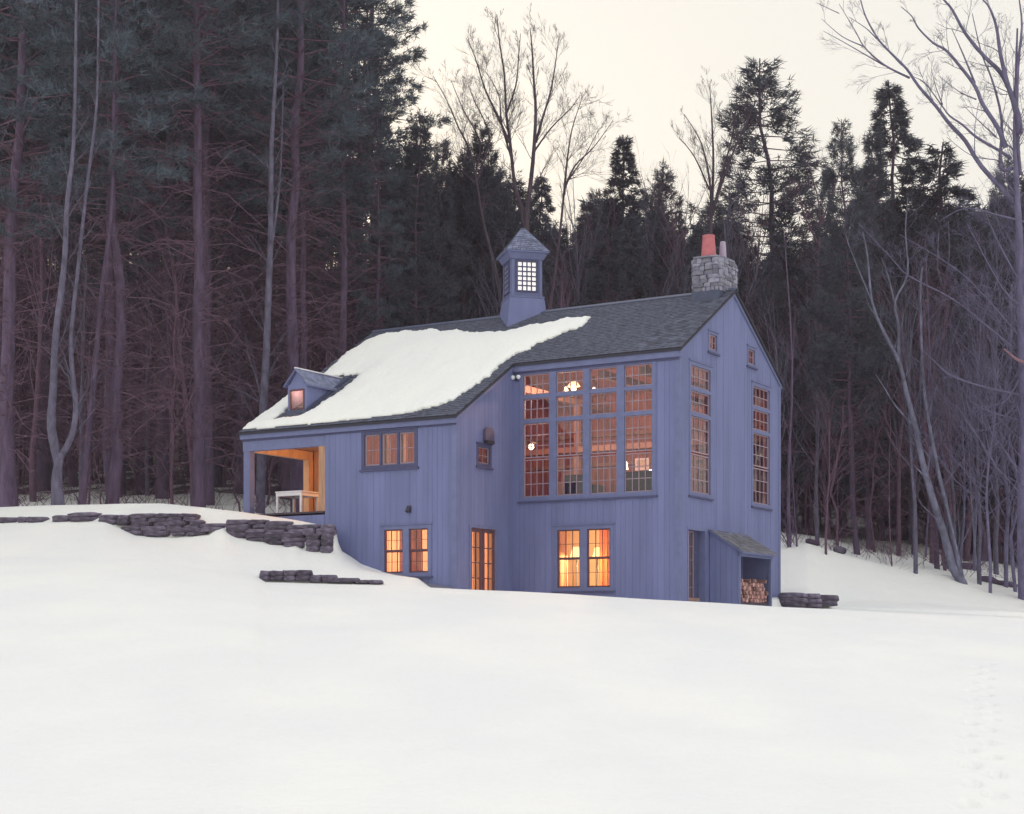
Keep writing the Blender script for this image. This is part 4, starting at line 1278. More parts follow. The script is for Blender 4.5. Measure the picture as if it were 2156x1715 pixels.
for lab, stones in LEDGES:
    u, v = (stones[0][0] + stones[0][1]) / 2, stones[0][3]
    low = 'half buried' in lab
    d0 = 47.15 if low else (57.3 if stones[0][0] > 1600 else None)
    base = at(u, v, d0 or lerp_tab(DL, u))
    t = tag(empty('rock_ledge', base), lab, 'stone ledge', 'stone ledges in the snow')
    split = []
    for (u0, u1, v0, v1) in stones:
        hs = [v0, v1] if v1 - v0 < 15 else [v0, v0 + (v1 - v0) * rnd.uniform(.38, .6), v1] if v1 - v0 < 27 else [v0, v0 + (v1 - v0) * rnd.uniform(.25, .36), v0 + (v1 - v0) * rnd.uniform(.58, .7), v1]
        for a_, b_ in zip(hs, hs[1:]):
            ws = [u0 - rnd.uniform(0, 5), u1 + rnd.uniform(0, 5)] if u1 - u0 < 52 else [u0, u0 + (u1 - u0) * rnd.uniform(.35, .65), u1]
            for c_, d_ in zip(ws, ws[1:]): split.append((c_, d_, a_, b_))
    for (u0, u1, v0, v1) in split:
        d = (d0 if low else None) or lerp_tab(DL, (u0 + u1) / 2) + (0.22 if u0 < 1600 else -.05)
        c = at((u0 + u1) / 2, (v0 + v1) / 2, d + (0.10 if v0 < 1110 and not low else 0))
        sx = (u1 - u0) / 2 / F * d * 1.02; sz = (v1 - v0) / 2 / F * d * 1.03
        mb = MB(); rock(mb, (0, 0, 0), sx * 1.19, 0.40 if not low else .30, sz * 1.16, sid + 11, n=12, flat=.95); sid += 1
        o = mb.build('stone', M['stone'], t); o.location = c - base
        o.rotation_euler = (0, rnd.uniform(-.02, .02), rnd.uniform(-.08, .08))

# ------------------------------------------------------------------ trees
class Tree:
    def __init__(s): s.mb = MB(); s.tips = []

    def limb(s, pts, r0, r1, n): s.mb.tube(pts, [r0 + (r1 - r0) * (i / (len(pts) - 1)) ** 0.8 for i in range(len(pts))], n, cap=False)


def grow(T, p, d, length, r0, lvl, maxl, rg, up=0.25, kids=5, spread=(22, 48), wander=0.10):
    n = 5 if lvl <= 1 else 4 if lvl == 2 else 3
    seg = n; pts = [p.copy()]; dd = d.copy()
    for i in range(seg):
        dd = (dd + Vector((rg.gauss(0, wander), rg.gauss(0, wander), rg.gauss(0, wander) + up * 0.12))).normalized()
        pts.append(pts[-1] + dd * (length / seg))
    T.limb(pts, r0, max(r0 * 0.32, 0.004), 6 if lvl == 0 else 4 if lvl == 1 else 3)
    if lvl >= maxl: return
    k = max(2, int(kids * rg.uniform(.8, 1.25)))
    for j in range(k):
        t_ = rg.uniform(0.28, 0.98) if lvl else rg.uniform(.35, .98)
        i = min(seg - 1, int(t_ * seg)); f = t_ * seg - i
        q = pts[i].lerp(pts[i + 1], f); ax = (pts[i + 1] - pts[i]).normalized()
        o = ax.orthogonal().normalized(); o = Matrix.Rotation(rg.uniform(0, 6.283), 3, ax) @ o
        a = R(rg.uniform(*spread))
        nd = (ax * math.cos(a) + o * math.sin(a) + Vector((0, 0, up * .35))).normalized()
        ll = length * rg.uniform(.38, .66) * (1.15 - .45 * t_)
        grow(T, q, nd, ll, max(0.004, r0 * (1 - .62 * t_) * .55), lvl + 1, maxl, rg, up, kids, spread, wander * 1.15)


def along(poly, n):
    """resample a polyline smoothly"""
    P = [Vector(p) for p in poly]
    if len(P) < 3: return [P[0].lerp(P[-1], i / n) for i in range(n + 1)]
    outp = []; m_ = len(P) - 1
    for i in range(m_):
        p0 = P[max(i - 1, 0)]; p1 = P[i]; p2 = P[i + 1]; p3 = P[min(i + 2, m_)]
        k = max(2, n // m_)
        for j in range(k):
            t_ = j / k
            outp.append(0.5 * ((2 * p1) + (p2 - p0) * t_ + (2 * p0 - 5 * p1 + 4 * p2 - p3) * t_ * t_ + (3 * p1 - p0 - 3 * p2 + p3) * t_ ** 3))
    outp.append(P[-1]); return outp


def depth_of(u, v, start):
    """how far out the snow surface lies at this row, searching from start metres"""
    d = start
    while d < 100:
        if (HOR - v) / F * d <= ground((u - CX) / F * d, d): return d
        d += .1
    return start


def hero(name, label, stems, d, bark, seed=1, depth_j=0.7, twigs=1.0, maxl=2, base=None, group=None, up=.25, cat='tree', tl=1.0, bury=0.3):
    """a bare tree whose main stems follow given lines; stems: (points (u,v), r0 px, r1 px, twig density)"""
    rg = random.Random(seed); T = Tree()
    b = base or stems[0][0][0]
    if isinstance(d, tuple): d = depth_of(b[0], b[1], d[0])
    B0 = at(b[0], b[1], d)
    for pts, r0, r1, dens in stems:
        dj = 0; W = []
        for i, (u, v) in enumerate(pts):
            if i: dj += rg.uniform(-.5, .5) * depth_j
            W.append(at(u, v, d + dj) - B0)
        if abs(pts[0][1] - b[1]) < 22 and abs(pts[0][0] - b[0]) < 40 and r0 > 0: W.insert(0, W[0] - (W[1] - W[0]).normalized() * .7 - Vector((0, 0, bury)))
        W = along(W, max(8, 3 * len(W)))
        k = d / F
        ra, rb = r0 * k / 2 * (.82 if r0 < 20 else 1), max(r1 * k / 2 * .55, .008)
        T.mb.tube(W, [ra + (rb - ra) * (i / (len(W) - 1)) ** .85 for i in range(len(W))], 8 if r0 > 12 else 6, cap=False)
        tot = sum((W[i + 1] - W[i]).length for i in range(len(W) - 1))
        nt_ = int(tot * dens * twigs * 3.2)
        for j in range(nt_):
            t_ = rg.uniform(.12, .99); i = min(len(W) - 2, int(t_ * (len(W) - 1)))
            ax = (W[i + 1] - W[i]).normalized(); o = Matrix.Rotation(rg.uniform(0, 6.283), 3, ax) @ ax.orthogonal().normalized()
            a = R(rg.uniform(25, 58)); nd = (ax * math.cos(a) + o * math.sin(a) + Vector((0, 0, up * .5))).normalized()
            rr = ra + (rb - ra) * t_
            grow(T, W[i], nd, rg.uniform(.8, 2.4) * tl * (1.2 - .6 * t_), min(max(.008, rr * .28), .024), 1, maxl, rg, up, 5)
    root = empty(name, B0)
    T.mb.build('trunk', bark, root, True)
    return tag(root, label, cat, group)


def tufts(C, D, n, length, width, rgn, spread=.75):
    """needle sprays: n narrow triangles per centre"""
    C = np.repeat(C, n, 0); D = np.repeat(D, n, 0)
    d = D + rgn.normal(0, spread, D.shape); d /= np.linalg.norm(d, axis=1, keepdims=True) + 1e-9
    s = np.cross(d, rgn.normal(0, 1, D.shape)); s /= np.linalg.norm(s, axis=1, keepdims=True) + 1e-9
    ln = (length * rgn.uniform(.6, 1.25, (len(C), 1)))
    c = C + rgn.normal(0, .05, C.shape)
    v = np.stack([c - s * width * .5, c + s * width * .5, c + d * ln], 1).reshape(-1, 3)
    return v


def conifer(kind, H, seed, trunk_r, crown_from, rad, mat_needle, density=1.0, dead=60, lean=0.0):
    """returns (trunk mesh, crown mesh)"""
    rg = random.Random(seed); rn = np.random.default_rng(seed); T = Tree(); TB = Tree()
    nb = 14; pts = []
    ox = oy = 0
    for i in range(nb + 1):
        ox += rg.gauss(0, .10) + lean * H / nb; oy += rg.gauss(0, .10)
        pts.append(Vector((ox if i else 0, oy if i else 0, H * i / nb - (.5 if i == 0 else 0))))
    T.mb.tube(pts, [trunk_r * (1.25 if i == 0 else 1) * (1 - .93 * (i / nb) ** 1.15) + .01 for i in range(nb + 1)], 8, cap=False)

    def tp(z):
        f = max(0, min(nb - 1e-6, z / H * nb)); i = int(f); return pts[i].lerp(pts[i + 1], f - i)
    for j in range(dead):                                     # dead lower branches, thin and drooping
        z = rg.uniform(.06, crown_from + .12) * H; a = rg.uniform(0, 6.283); ln = rg.uniform(.9, 3.8)
        p = tp(z); d = Vector((math.cos(a), math.sin(a), rg.uniform(-.35, .65)))
        q = [p, p + d * ln * .4 + Vector((0, 0, rg.uniform(-.1, .1))), p + d * ln * .75 + Vector((rg.uniform(-.25, .25), rg.uniform(-.25, .25), rg.uniform(-.28, .02) * ln)), p + d * ln + Vector((rg.uniform(-.4, .4), rg.uniform(-.4, .4), rg.uniform(-.45, .1) * ln))]
        TB.mb.tube(q, [.022, .016, .011, .006], 3, cap=False)
        for _ in range(4):
            t_ = rg.choice((1, 2)); e = q[t_] + Vector((rg.uniform(-.7, .7), rg.uniform(-.7, .7), rg.uniform(-.45, .3)))
            TB.mb.tube([q[t_], e], [.009, .005], 3, cap=False)
    C = []; D = []
    z = crown_from * H
    gap = .42 if kind == 'spruce' else .45 if kind == 'short' else .75
    while z < H * .995:
        t_ = (z - crown_from * H) / (H * (1 - crown_from))
        if kind == 'short': prof = (1 - t_ ** 1.7) * rg.uniform(.6, 1.15) * (.6 + .4 * min(1, t_ * 5)) + .06
        elif kind == 'spruce': prof = (1 - t_) ** .85 * (.55 + .45 * min(1, t_ * 8))
        else: prof = (math.sin(min(1, t_ * 1.15 + .12) * math.pi) ** .6) * (1 - .35 * t_)
        nbough = rg.choice((4, 5, 6)) if kind == 'spruce' else rg.choice((3, 4, 5))
        a0 = rg.uniform(0, 6.283)
        for b in range(nbough):
            a = a0 + 6.283 * b / nbough + rg.uniform(-.35, .35)
            ln = rad * prof * rg.uniform(.62, 1.2) + .2
            if kind == 'spruce': rise = rg.uniform(-.30, .02)
            else: rise = rg.uniform(-.05, .42)
            p = tp(z); d = Vector((math.cos(a), math.sin(a), rise)).normalized()
            cur = rg.uniform(.02, .10) if kind != 'spruce' else rg.uniform(.05, .14)
            q = [p + d * ln * s_ + Vector((0, 0, (cur * (s_ ** 2) - (.10 if kind != 'spruce' else .12) * s_) * ln)) for s_ in (0, .35, .7, 1)]
            TB.mb.tube(q, [.035 * (ln / 3 + .4), .026, .015, .006], 3, cap=False)
            nt_ = int(ln * (11 if kind != 'spruce' else 17) * density) + 3
            for _ in range(nt_):
                s_ = rg.uniform(.25, 1.05) ** .75; i = min(2, int(s_ * 3)); w_ = q[i].lerp(q[i + 1], min(1.1, s_ * 3 - i))
                side = Vector((-d.y, d.x, 0)) * rg.gauss(0, .17 * ln * (1.15 - s_ * .7))
                c = w_ + side + Vector((0, 0, rg.gauss(0.02, .08 if kind != 'short' else .2)))
                C.append(tuple(c)); dd = (d * .9 + side * .8 + Vector((0, 0, .25 if kind != 'spruce' else -.05))); D.append(tuple(dd.normalized() if dd.length > .01 else d))
        z += gap * rg.uniform(.7, 1.3)
    C = np.array(C); D = np.array(D)
    k = 9
    v = tufts(C, D, k, .34 if kind != 'spruce' else .28, .042 if kind != 'spruce' else .05, rn, .75)
    f = np.arange(len(v)).reshape(-1, 3)
    tm = T.mb.mesh('trunk', M['bark_pine'], True)
    bm_ = TB.mb.mesh('boughs', M['bark_dead'])
    cm = np_mesh('crown', v, f, mat_needle)
    return (('trunk', tm), ('boughs', bm_), ('crown', cm))


def bare_proto(H, seed, r, bark, fork=.35, kids=6, maxl=3, spread=(18, 42), up=.5):
    rg = random.Random(seed); T = Tree()
    nb = 7; pts = [Vector((0, 0, -.4))]
    hx = hy = 0
    for i in range(1, nb + 1):
        hx += rg.gauss(0, .13); hy += rg.gauss(0, .13); pts.append(Vector((hx, hy, H * .72 * i / nb)))
    T.mb.tube(pts, [r * (1 - .62 * i / nb) for i in range(nb + 1)], 7, cap=False)
    for j in range(int(kids * 3)):
        t_ = fork + (1 - fork) * ((j + rg.random()) / (kids * 3)); i = min(nb - 1, int(t_ * nb)); p = pts[i].lerp(pts[i + 1], t_ * nb - i)
        a = rg.uniform(0, 6.283); s_ = R(rg.uniform(*spread)) * (1.25 - .5 * t_)
        d = Vector((math.cos(a) * math.sin(s_), math.sin(a) * math.sin(s_), math.cos(s_)))
        grow(T, p, d, H * rg.uniform(.16, .34) * (1.2 - .4 * t_), r * .34 * (1.2 - .6 * t_), 1, maxl, rg, up, 4)
    return T.mb.mesh('trunk', bark, True)


def place(meshes, x, y, s=1.0, rz=0.0, name='tree', label='', group=None, cat='tree', z=None, sz=None, sink=.15):
    root = empty(name, (x, y, (ground(x, y) if z is None else z) - sink), rz)
    root.scale = (s, s, sz or s)
    for nm, me in meshes:
        o_ = link(nm, me, root)
        if nm == 'boughs': o_['kind'] = 'stuff'
    return tag(root, label, cat, group)


PINES = []
for i in range(6):
    H = (30, 34, 28, 32, 31, 29)[i]
    ms_ = conifer('pine', H, 20 + i, .22 + .03 * (i % 3), (.40, .46, .36, .50, .42, .33)[i], (3.9, 4.3, 3.6, 4.0, 4.4, 3.6)[i], M['needle'], density=.95, dead=170)
    PINES.append((ms_, H))
SPRUCE = []
for i in range(4):
    H = (18, 22, 20, 16)[i]
    ms_ = conifer('spruce', H, 50 + i, .17, (.10, .14, .2, .08)[i], (3.0, 3.4, 2.6, 3.1)[i], M['needle_dark'], density=.9, dead=12)
    SPRUCE.append((ms_, H))
SHORTP = []
for i in range(3):
    H = (20, 22, 18)[i]
    ms_ = conifer('short', H, 70 + i, .17, (.22, .3, .16)[i], (3.0, 3.0, 3.2)[i], M['needle_dark'], density=1.2, dead=50)
    SHORTP.append((ms_, H))
BAREP = [((('trunk', bare_proto((17, 20)[i], 190 + i, .085, M['bark_sky2'], fork=(.2, .3)[i], kids=8, maxl=3, spread=(22, 55), up=.3)),), (17, 20)[i]) for i in range(2)]
BARE = [((('trunk', bare_proto((18, 21, 16, 19)[i], 90 + i, .17, M['bark_grey'] if i % 2 else M['bark_twig'], fork=(.3, .42, .25, .36)[i])),), (18, 21, 16, 19)[i]) for i in range(4)]
SAP = [((('trunk', bare_proto((7, 9, 5.5, 10)[i], 120 + i, .055, M['bark_twig'], fork=.12, kids=5, maxl=3, spread=(30, 62), up=.1)),), (7, 9, 5.5, 10)[i]) for i in range(4)]


def wx(u, d): return (u - CX) / F * d


def top_h(u, vtop, d):
    """height a tree at this place needs so that its top reaches row vtop"""
    x = wx(u, d); return (HOR - vtop) / F * d - ground(x, d)


def put_tree(kindset, k, u, d, vtop, name, label, group=None, cat='tree', rz=None, wide=1.0):
    meshes, H = kindset[k % len(kindset)]
    h = top_h(u, vtop, d); s = h / (H)
    return place(meshes, wx(u, d), d, s * wide, rnd.uniform(0, 6.28) if rz is None else rz, name, label, group, cat, sz=s)


# prominent pines on the left, each told apart by where it stands
for (u, d, vt, k, lab) in [
    (232, 61, -620, 0, 'tall straight pine second from the left edge group, beside the forked grey tree'),
    (418, 62, -760, 1, 'thick trunked tall pine in the open gap left of the porch'),
    (628, 66, -560, 4, 'thick trunked pine rising straight behind the dormer'),
    (730, 70, -330, 3, 'tall pine at the edge of the wood whose boughs reach out into the open sky'),
    (20, 60, -560, 2, 'tall pine at the very left edge of the photo'),
    (510, 74, -420, 5, 'tall slender pine between the thick pine and the porch'),
]:
    put_tree(PINES, k, u, d, vt, 'pine_tree', lab, 'tall pines left of the house', 'pine tree')

# forked grey tree and slim grey stems at the left
hero('bare_tree', 'forked pale grey tree with two wavy stems at the left of the wood', [
    ([(122, 1062), (120, 1000), (128, 955)], 40, 26, 0),
    ([(124, 975), (108, 900), (112, 820), (118, 700), (135, 560), (142, 420), (155, 300), (160, 60), (162, -200)], 22, 8, .35),
    ([(128, 960), (150, 920), (160, 860), (152, 780), (150, 700), (165, 560), (182, 400), (200, 260), (206, 150), (208, -120)], 19, 7, .35)],
     58.5, M['bark_grey'], 3, maxl=2)
hero('bare_tree', 'pale bluish slim tree standing just left of the dormer', [
    ([(548, 1075), (552, 900), (560, 760), (566, 600), (570, 480), (572, 300), (582, 120), (588, -120)], 24, 9, .5),
    ([(566, 560), (584, 430), (592, 330), (596, 180)], 9, 5, .5),
    ([(553, 860), (540, 800), (522, 745), (516, 700)], 6, 2, .6), ([(552, 850), (510, 825), (470, 812)], 6, 2, .6)],
     63.5, M['bark_grey'], 4, maxl=2)
hero('bare_tree', 'slim purple brown tree leaning right behind the forked grey tree', [
    ([(172, 1066), (182, 960), (198, 800), (212, 640), (236, 420), (240, 200), (246, -80)], 21, 8, .4)], 60, M['bark_pine'], 6, maxl=2)

# bare trees against the sky
hero('bare_tree', 'tall bare tree behind the cupola with two stems spread in a V against the sky', [
    ([(1106, 760), (1106, 600), (1108, 500), (1104, 474)], 20, 16, 0),
    ([(1106, 490), (1098, 440), (1084, 390), (1074, 300), (1066, 240), (1062, 160), (1052, 90), (1046, 30)], 13, 3, 1.0),
    ([(1108, 490), (1112, 430), (1122, 340), (1128, 240), (1124, 170), (1120, 100), (1116, 60)], 15, 3, .9),
    ([(1128, 300), (1142, 250), (1160, 190), (1170, 130), (1178, 70)], 8, 2, .9),
    ([(1124, 320), (1160, 270), (1200, 230), (1222, 200)], 6, 2, .9),
    ([(1072, 300), (1046, 240), (1022, 190), (1000, 120), (982, 80)], 8, 2, .9),
    ([(1076, 330), (1056, 260), (1050, 200), (1022, 150)], 6, 2, .9),
    ([(1066, 240), (1086, 180), (1092, 120), (1096, 70)], 6, 2, .9)],
     70, M['bark_sky'], 11, maxl=3, up=.6, base=(1106, 760), tl=.85)
hero('bare_tree', 'wide bare tree whose fine branches fan out left of the cupola', [
    ([(1060, 740), (1050, 600), (1020, 480), (1006, 400)], 13, 9, .3),
    ([(1006, 400), (990, 320), (966, 270), (940, 210), (912, 160)], 7, 2, 1.1), ([(1000, 370), (1010, 300), (975, 230), (950, 170)], 6, 2, 1.1),
    ([(1006, 390), (960, 350), (915, 320)], 5, 2, 1.1), ([(1004, 380), (1030, 290), (1000, 215), (986, 180)], 6, 2, 1)], 74, M['bark_sky'], 12, maxl=3, base=(1060, 740))
hero('bare_tree', 'bare tree with slanting branches right of the cupola against the sky', [
    ([(1150, 700), (1165, 600), (1180, 480), (1188, 400)], 12, 8, .4),
    ([(1188, 400), (1210, 350), (1250, 310), (1290, 255)], 7, 2, 1.2), ([(1188, 410), (1194, 340), (1205, 270), (1228, 200)], 7, 2, 1.2), ([(1196, 380), (1230, 330), (1262, 270)], 5, 2, 1)],
     73, M['bark_sky'], 13, maxl=3, base=(1150, 700))
hero('bare_tree', 'cluster of upright bare stems between the chimney and the big pine', [
    ([(1490, 700), (1494, 560), (1498, 440)], 16, 12, .2),
    ([(1498, 450), (1494, 380), (1476, 300), (1440, 240)], 8, 2, 1.0), ([(1498, 450), (1502, 340), (1498, 240), (1494, 180)], 9, 2, 1.0),
    ([(1500, 450), (1520, 370), (1545, 270), (1552, 175)], 9, 2, 1.0), ([(1502, 440), (1540, 330), (1580, 240), (1590, 210)], 7, 2, 1),
    ([(1494, 400), (1462, 330), (1430, 290)], 5, 2, 1)], 76, M['bark_sky'], 14, maxl=3, up=.7, base=(1490, 700), tl=.8)
hero('bare_tree', 'thin bare tree right of the big pine in the gap of sky', [
    ([(1720, 700), (1722, 560), (1726, 440), (1700, 340)], 10, 3, .9), ([(1724, 480), (1756, 400), (1775, 330)], 6, 2, 1.1), ([(1724, 520), (1690, 440), (1680, 380)], 5, 2, 1)], 78, M['bark_twig'], 15, maxl=3, base=(1720, 700))

# big bare tree at the right edge
X5 = lambda pts: [(1664.9 + .283 * a, .283 * b) for a, b in pts]
Y5 = lambda pts: [(1734 + .4856 * a, 416 + .4856 * b) for a, b in pts]
hero('bare_tree', 'big bare tree at the right edge with long branches reaching left across the sky', [
    ([(2160, 1256), (2156, 1100), (2158, 900), (2152, 700), (2146, 500), (2140, 380), (2136, 280), (2142, 60)], 40, 7, .9),
    (X5([(1660, 1500), (1420, 1240), (1300, 1050), (1180, 920), (1080, 790), (950, 640), (860, 510), (740, 390), (650, 290), (560, 130), (520, 0), (500, -80)]), 13, 3, .35),
    (X5([(885, 580), (740, 510), (640, 440), (540, 340), (480, 230), (360, 30)]), 6, 2, .3), (X5([(700, 490), (560, 410), (370, 300), (240, 230)]), 4, 1.5, .3), (X5([(540, 345), (380, 270), (230, 140)]), 3.5, 1.5, .3),
    (X5([(360, 100), (190, 20)]), 2.5, 1.5, .2), (X5([(640, 290), (560, 210), (430, 125)]), 3.5, 1.5, .3),
    (X5([(1600, 1100), (1540, 950), (1430, 780), (1370, 640), (1240, 470), (1150, 370), (1060, 320), (950, 210), (900, 120), (820, 50)]), 14, 2.5, .35),
    (X5([(1370, 620), (1310, 470), (1250, 330), (1195, 210)]), 6, 2, .4),
    (X5([(1690, 900), (1640, 700), (1560, 540), (1440, 420), (1300, 250), (1200, 70), (1140, 0), (1090, -80)]), 16, 5, .4),
    (X5([(1700, 1000), (1690, 850), (1620, 650), (1560, 400), (1530, 200), (1480, 60), (1430, 0)]), 18, 5, .4),
    (X5([(1640, 1180), (1550, 1120), (1380, 1020), (1280, 930), (1180, 860), (1120, 780), (1000, 620), (910, 570)]), 9, 2, .5),
    (X5([(1650, 1250), (1560, 1240), (1570, 900), (1500, 600), (1420, 400), (1350, 100)]), 12, 3, .45),
    (X5([(1530, 1020), (1400, 900), (1280, 780)]), 4, 1.5, .4), (X5([(1380, 740), (1250, 680), (1095, 560)]), 4, 1.5, .4), (X5([(1130, 780), (1080, 650), (1045, 510)]), 3.5, 1.5, .4),
    (X5([(1735, 1650), (1540, 1600), (1300, 1550), (1100, 1650)]), 6, 2, .5),
    (X5([(1700, 1300), (1680, 900), (1690, 500), (1720, 200), (1700, 0)]), 14, 5, .5), (X5([(1590, 1300), (1560, 1200), (1350, 1160), (1160, 1020)]), 4, 1.5, .5),
    (Y5([(880, 862), (690, 820), (550, 770), (480, 710), (420, 650)]), 7, 2, .5), (Y5([(880, 730), (800, 870), (740, 900), (640, 935)]), 5, 2, .4), (Y5([(880, 800), (860, 870), (740, 990), (625, 1020)]), 5, 2, .4),
    (Y5([(880, 975), (700, 920), (620, 860)]), 6, 2, .5), (Y5([(820, 650), (700, 550), (560, 440), (370, 340), (300, 270), (150, 110)]), 6, 2, .45),
    (Y5([(880, 480), (780, 400), (620, 110)]), 7, 2, .8), (Y5([(880, 420), (760, 200), (700, 60)]), 7, 2, .8), (Y5([(880, 640), (700, 430), (560, 300), (330, 160)]), 5, 2, .6)],
     64, M['bark_sky2'], 21, depth_j=.5, maxl=3, tl=.8, up=.2)
t = tag(empty('broken_branch', at(2160, 766, 63.6)), 'reddish broken branch stub at the right edge', 'branch')
m = MB(); m.tube([Vector((0, 0, 0)), at(2140, 724, 63.4) - at(2162, 735, 63.4), at(2116, 704, 63.2) - at(2162, 735, 63.4)], [.075, .06, .03], 6); m.build('wood', mat('raw_red_wood', (.30, .17, .22), .9, .2, 8), t)
hero('bare_tree', 'leaning lichen spotted tree with two stems right of the house', [
    (Y5([(600, 1670), (560, 1600), (520, 1450), (480, 1330), (430, 1150), (400, 1000), (360, 850), (330, 720), (250, 560), (210, 450), (190, 250), (170, 150)]), 23, 4, .35),
    (Y5([(205, 440), (130, 260), (90, 150)]), 5, 2, .5), (Y5([(325, 710), (325, 560), (310, 450), (365, 330), (355, 150), (365, 0)]), 9, 3, .4), (Y5([(305, 450), (280, 340), (250, 260)]), 5, 2, .4),
    (Y5([(380, 980), (310, 900), (260, 820), (225, 765)]), 6, 2, .5), (Y5([(430, 1200), (395, 1165)]), 5, 3, 0),
    (Y5([(600, 1650), (530, 1330), (490, 1150), (440, 870), (425, 650), (420, 420), (428, 300)]), 15, 6, .35), (Y5([(605, 1650), (560, 1450), (530, 1330)]), 9, 6, .2)],
     (62.,), M['bark_pale'], 22, depth_j=.25, maxl=2)
hero('bare_tree', 'dark straight trunk just left of the leaning lichen spotted tree', [(Y5([(492, 1610), (485, 1450), (470, 1300), (470, 1000), (460, 700), (450, 420), (440, 180)]), 18, 3, .45)], (62.,), M['bark_pine'], 23)
hero('bare_tree', 'grey tree behind the leaning tree that forks high up', [(Y5([(600, 1560), (575, 1300), (560, 1100), (552, 850), (545, 650), (522, 400)]), 17, 9, .3), (Y5([(522, 400), (495, 300), (500, 150)]), 7, 3, .6), (Y5([(524, 400), (545, 250), (540, 100)]), 6, 3, .6)], (64.,), M['bark_grey'], 24)
hero('sapling', 'thin pale sapling in front of the wood near the right edge', [(Y5([(672, 1675), (655, 1500), (640, 1300), (630, 1100), (615, 950), (600, 860), (570, 700)]), 5, 1.2, .6)], (60.,), M['bark_pale'], 25)
hero('sapling', 'thin dark sapling standing between the house and the leaning tree', [(Y5([(296, 1600), (286, 1400), (285, 1150), (290, 1000), (282, 760)]), 5, 1.2, .6)], (62.,), M['bark_twig'], 26)
hero('bare_tree', 'twin slim trunks close behind the right corner of the house', [([(1662, 1152), (1660, 1000), (1668, 760), (1650, 480)], 15, 3, .6), ([(1678, 1152), (1672, 1060), (1664, 900), (1676, 640)], 7, 1.5, .7)], (64.,), M['bark_pine'], 28)

# skyline conifers
for (u, d, vt, ks, k, wd, lab, nm) in [
    (1655, 84, 128, SHORTP, 1, 1.45, 'tall ragged pine right of the chimney standing above the tree line', 'pine_tree'),
    (1906, 86, 168, SPRUCE, 1, 1.3, 'pointed spruce crossed by the branches of the big bare tree', 'spruce_tree'),
    (1832, 82, 284, SHORTP, 0, .85, 'dark round topped conifer left of the pointed spruce', 'pine_tree'),
    (1310, 88, 282, SPRUCE, 0, 1.05, 'pointed dark spruce above the roof between cupola and chimney', 'spruce_tree'),
    (1000, 78, 262, SHORTP, 2, .8, 'dark rounded conifer behind the left of the cupola', 'pine_tree'),
    (925, 76, 300, SHORTP, 0, .8, 'dark rounded conifer at the edge of the tall pines', 'pine_tree'),
    (1400, 86, 350, SHORTP, 2, .9, 'low rounded conifer left of the chimney', 'pine_tree'),
    (1160, 84, 350, SPRUCE, 2, 1.0, 'narrow dark conifer right behind the cupola', 'spruce_tree'),
    (1985, 84, 300, SPRUCE, 3, 1.4, 'broad open spruce right of the pointed spruce', 'spruce_tree'),
    (2105, 80, 330, SHORTP, 1, .8, 'dark conifer behind the trunk of the big bare tree', 'pine_tree'),
    (1235, 90, 410, SPRUCE, 3, .9, 'short dense conifer between the cupola and the pointed spruce', 'spruce_tree'),
    (1807, 70, 240, SHORTP, 1, .8, 'thick brown trunked pine standing in the snow right of the house', 'pine_tree'),
    (868, 72, 215, SHORTP, 1, .75, 'conifer with loose boughs at the right flank of the tall wood', 'pine_tree'),
    (800, 71, 60, PINES, 2, .6, 'narrow pine at the right flank of the tall wood', 'pine_tree'),
    (1745, 88, 360, SHORTP, 0, .7, 'ragged conifer in the gap right of the tall ragged pine', 'pine_tree'),
]:
    put_tree(ks, k, u, d, vt, nm, lab, None, nm.replace('_', ' '), wide=wd)

for (u, d, vt, k, wd, lab) in [
    (2118, 66, 330, 0, 1.1, 'dense twiggy violet grey tree against the trunk of the big bare tree'),
    (2170, 62, 420, 1, 1.0, 'dense twiggy tree cut by the right edge of the photo'),
    (2050, 70, 430, 0, .9, 'twiggy grey tree between the leaning tree and the big bare tree'),
    (2085, 64, 560, 1, 1.3, 'low dense twiggy tree in front of the trunk at the right edge'),
    (2140, 65.5, 640, 0, 1.4, 'lowest dense twiggy tree at the right edge of the photo'),
    (2020, 68, 620, 1, 1.2, 'low twiggy grey tree right of the leaning tree'),
    (2190, 66, 300, 0, 1.2, 'tall twiggy tree mostly outside the right edge'),
    (1948, 74, 480, 1, .8, 'twiggy grey tree behind the top of the leaning tree'),
]:
    put_tree(BAREP, k, u, d, vt, 'bare_tree', lab, None, 'bare tree', wide=wd)
for (u, d, vt, k, wd, lab) in [
    (1446, 78, 225, 0, .8, 'bare tree with upright twigs left of the chimney cluster'),
    (1540, 77, 215, 1, .8, 'bare tree with upright twigs close left of the big ragged pine'),
    (1592, 80, 260, 2, .7, 'slim bare tree touching the left side of the big ragged pine'),
    (1365, 84, 300, 3, .8, 'faint bare tree right of the pointed spruce above the roof'),
    (1262, 82, 300, 2, .7, 'faint bare tree left of the pointed spruce above the roof'),
    (1770, 84, 330, 1, .8, 'faint bare tree in the bright gap right of the big ragged pine'),
    (1700, 86, 400, 0, .8, 'low bare tree in the bright gap beside the big ragged pine'),
    (955, 80, 220, 2, .8, 'faint bare tree rising above the rounded conifers left of the cupola'),
    (1214, 80, 250, 3, .7, 'slim bare tree right of the two stemmed tree behind the cupola'),
]:
    put_tree(BARE, k, u, d, vt, 'bare_tree', lab, None, 'bare tree', wide=wd)

# the wood behind, deeper rows
def where(u):
    return ('behind the snowy roof left of the cupola' if u < 1060 else 'behind the roof between cupola and chimney' if u < 1455 else 'behind the chimney and the gable' if u < 1660 else 'in the wood right of the house' if u < 1960 else 'at the far right behind the big bare tree')


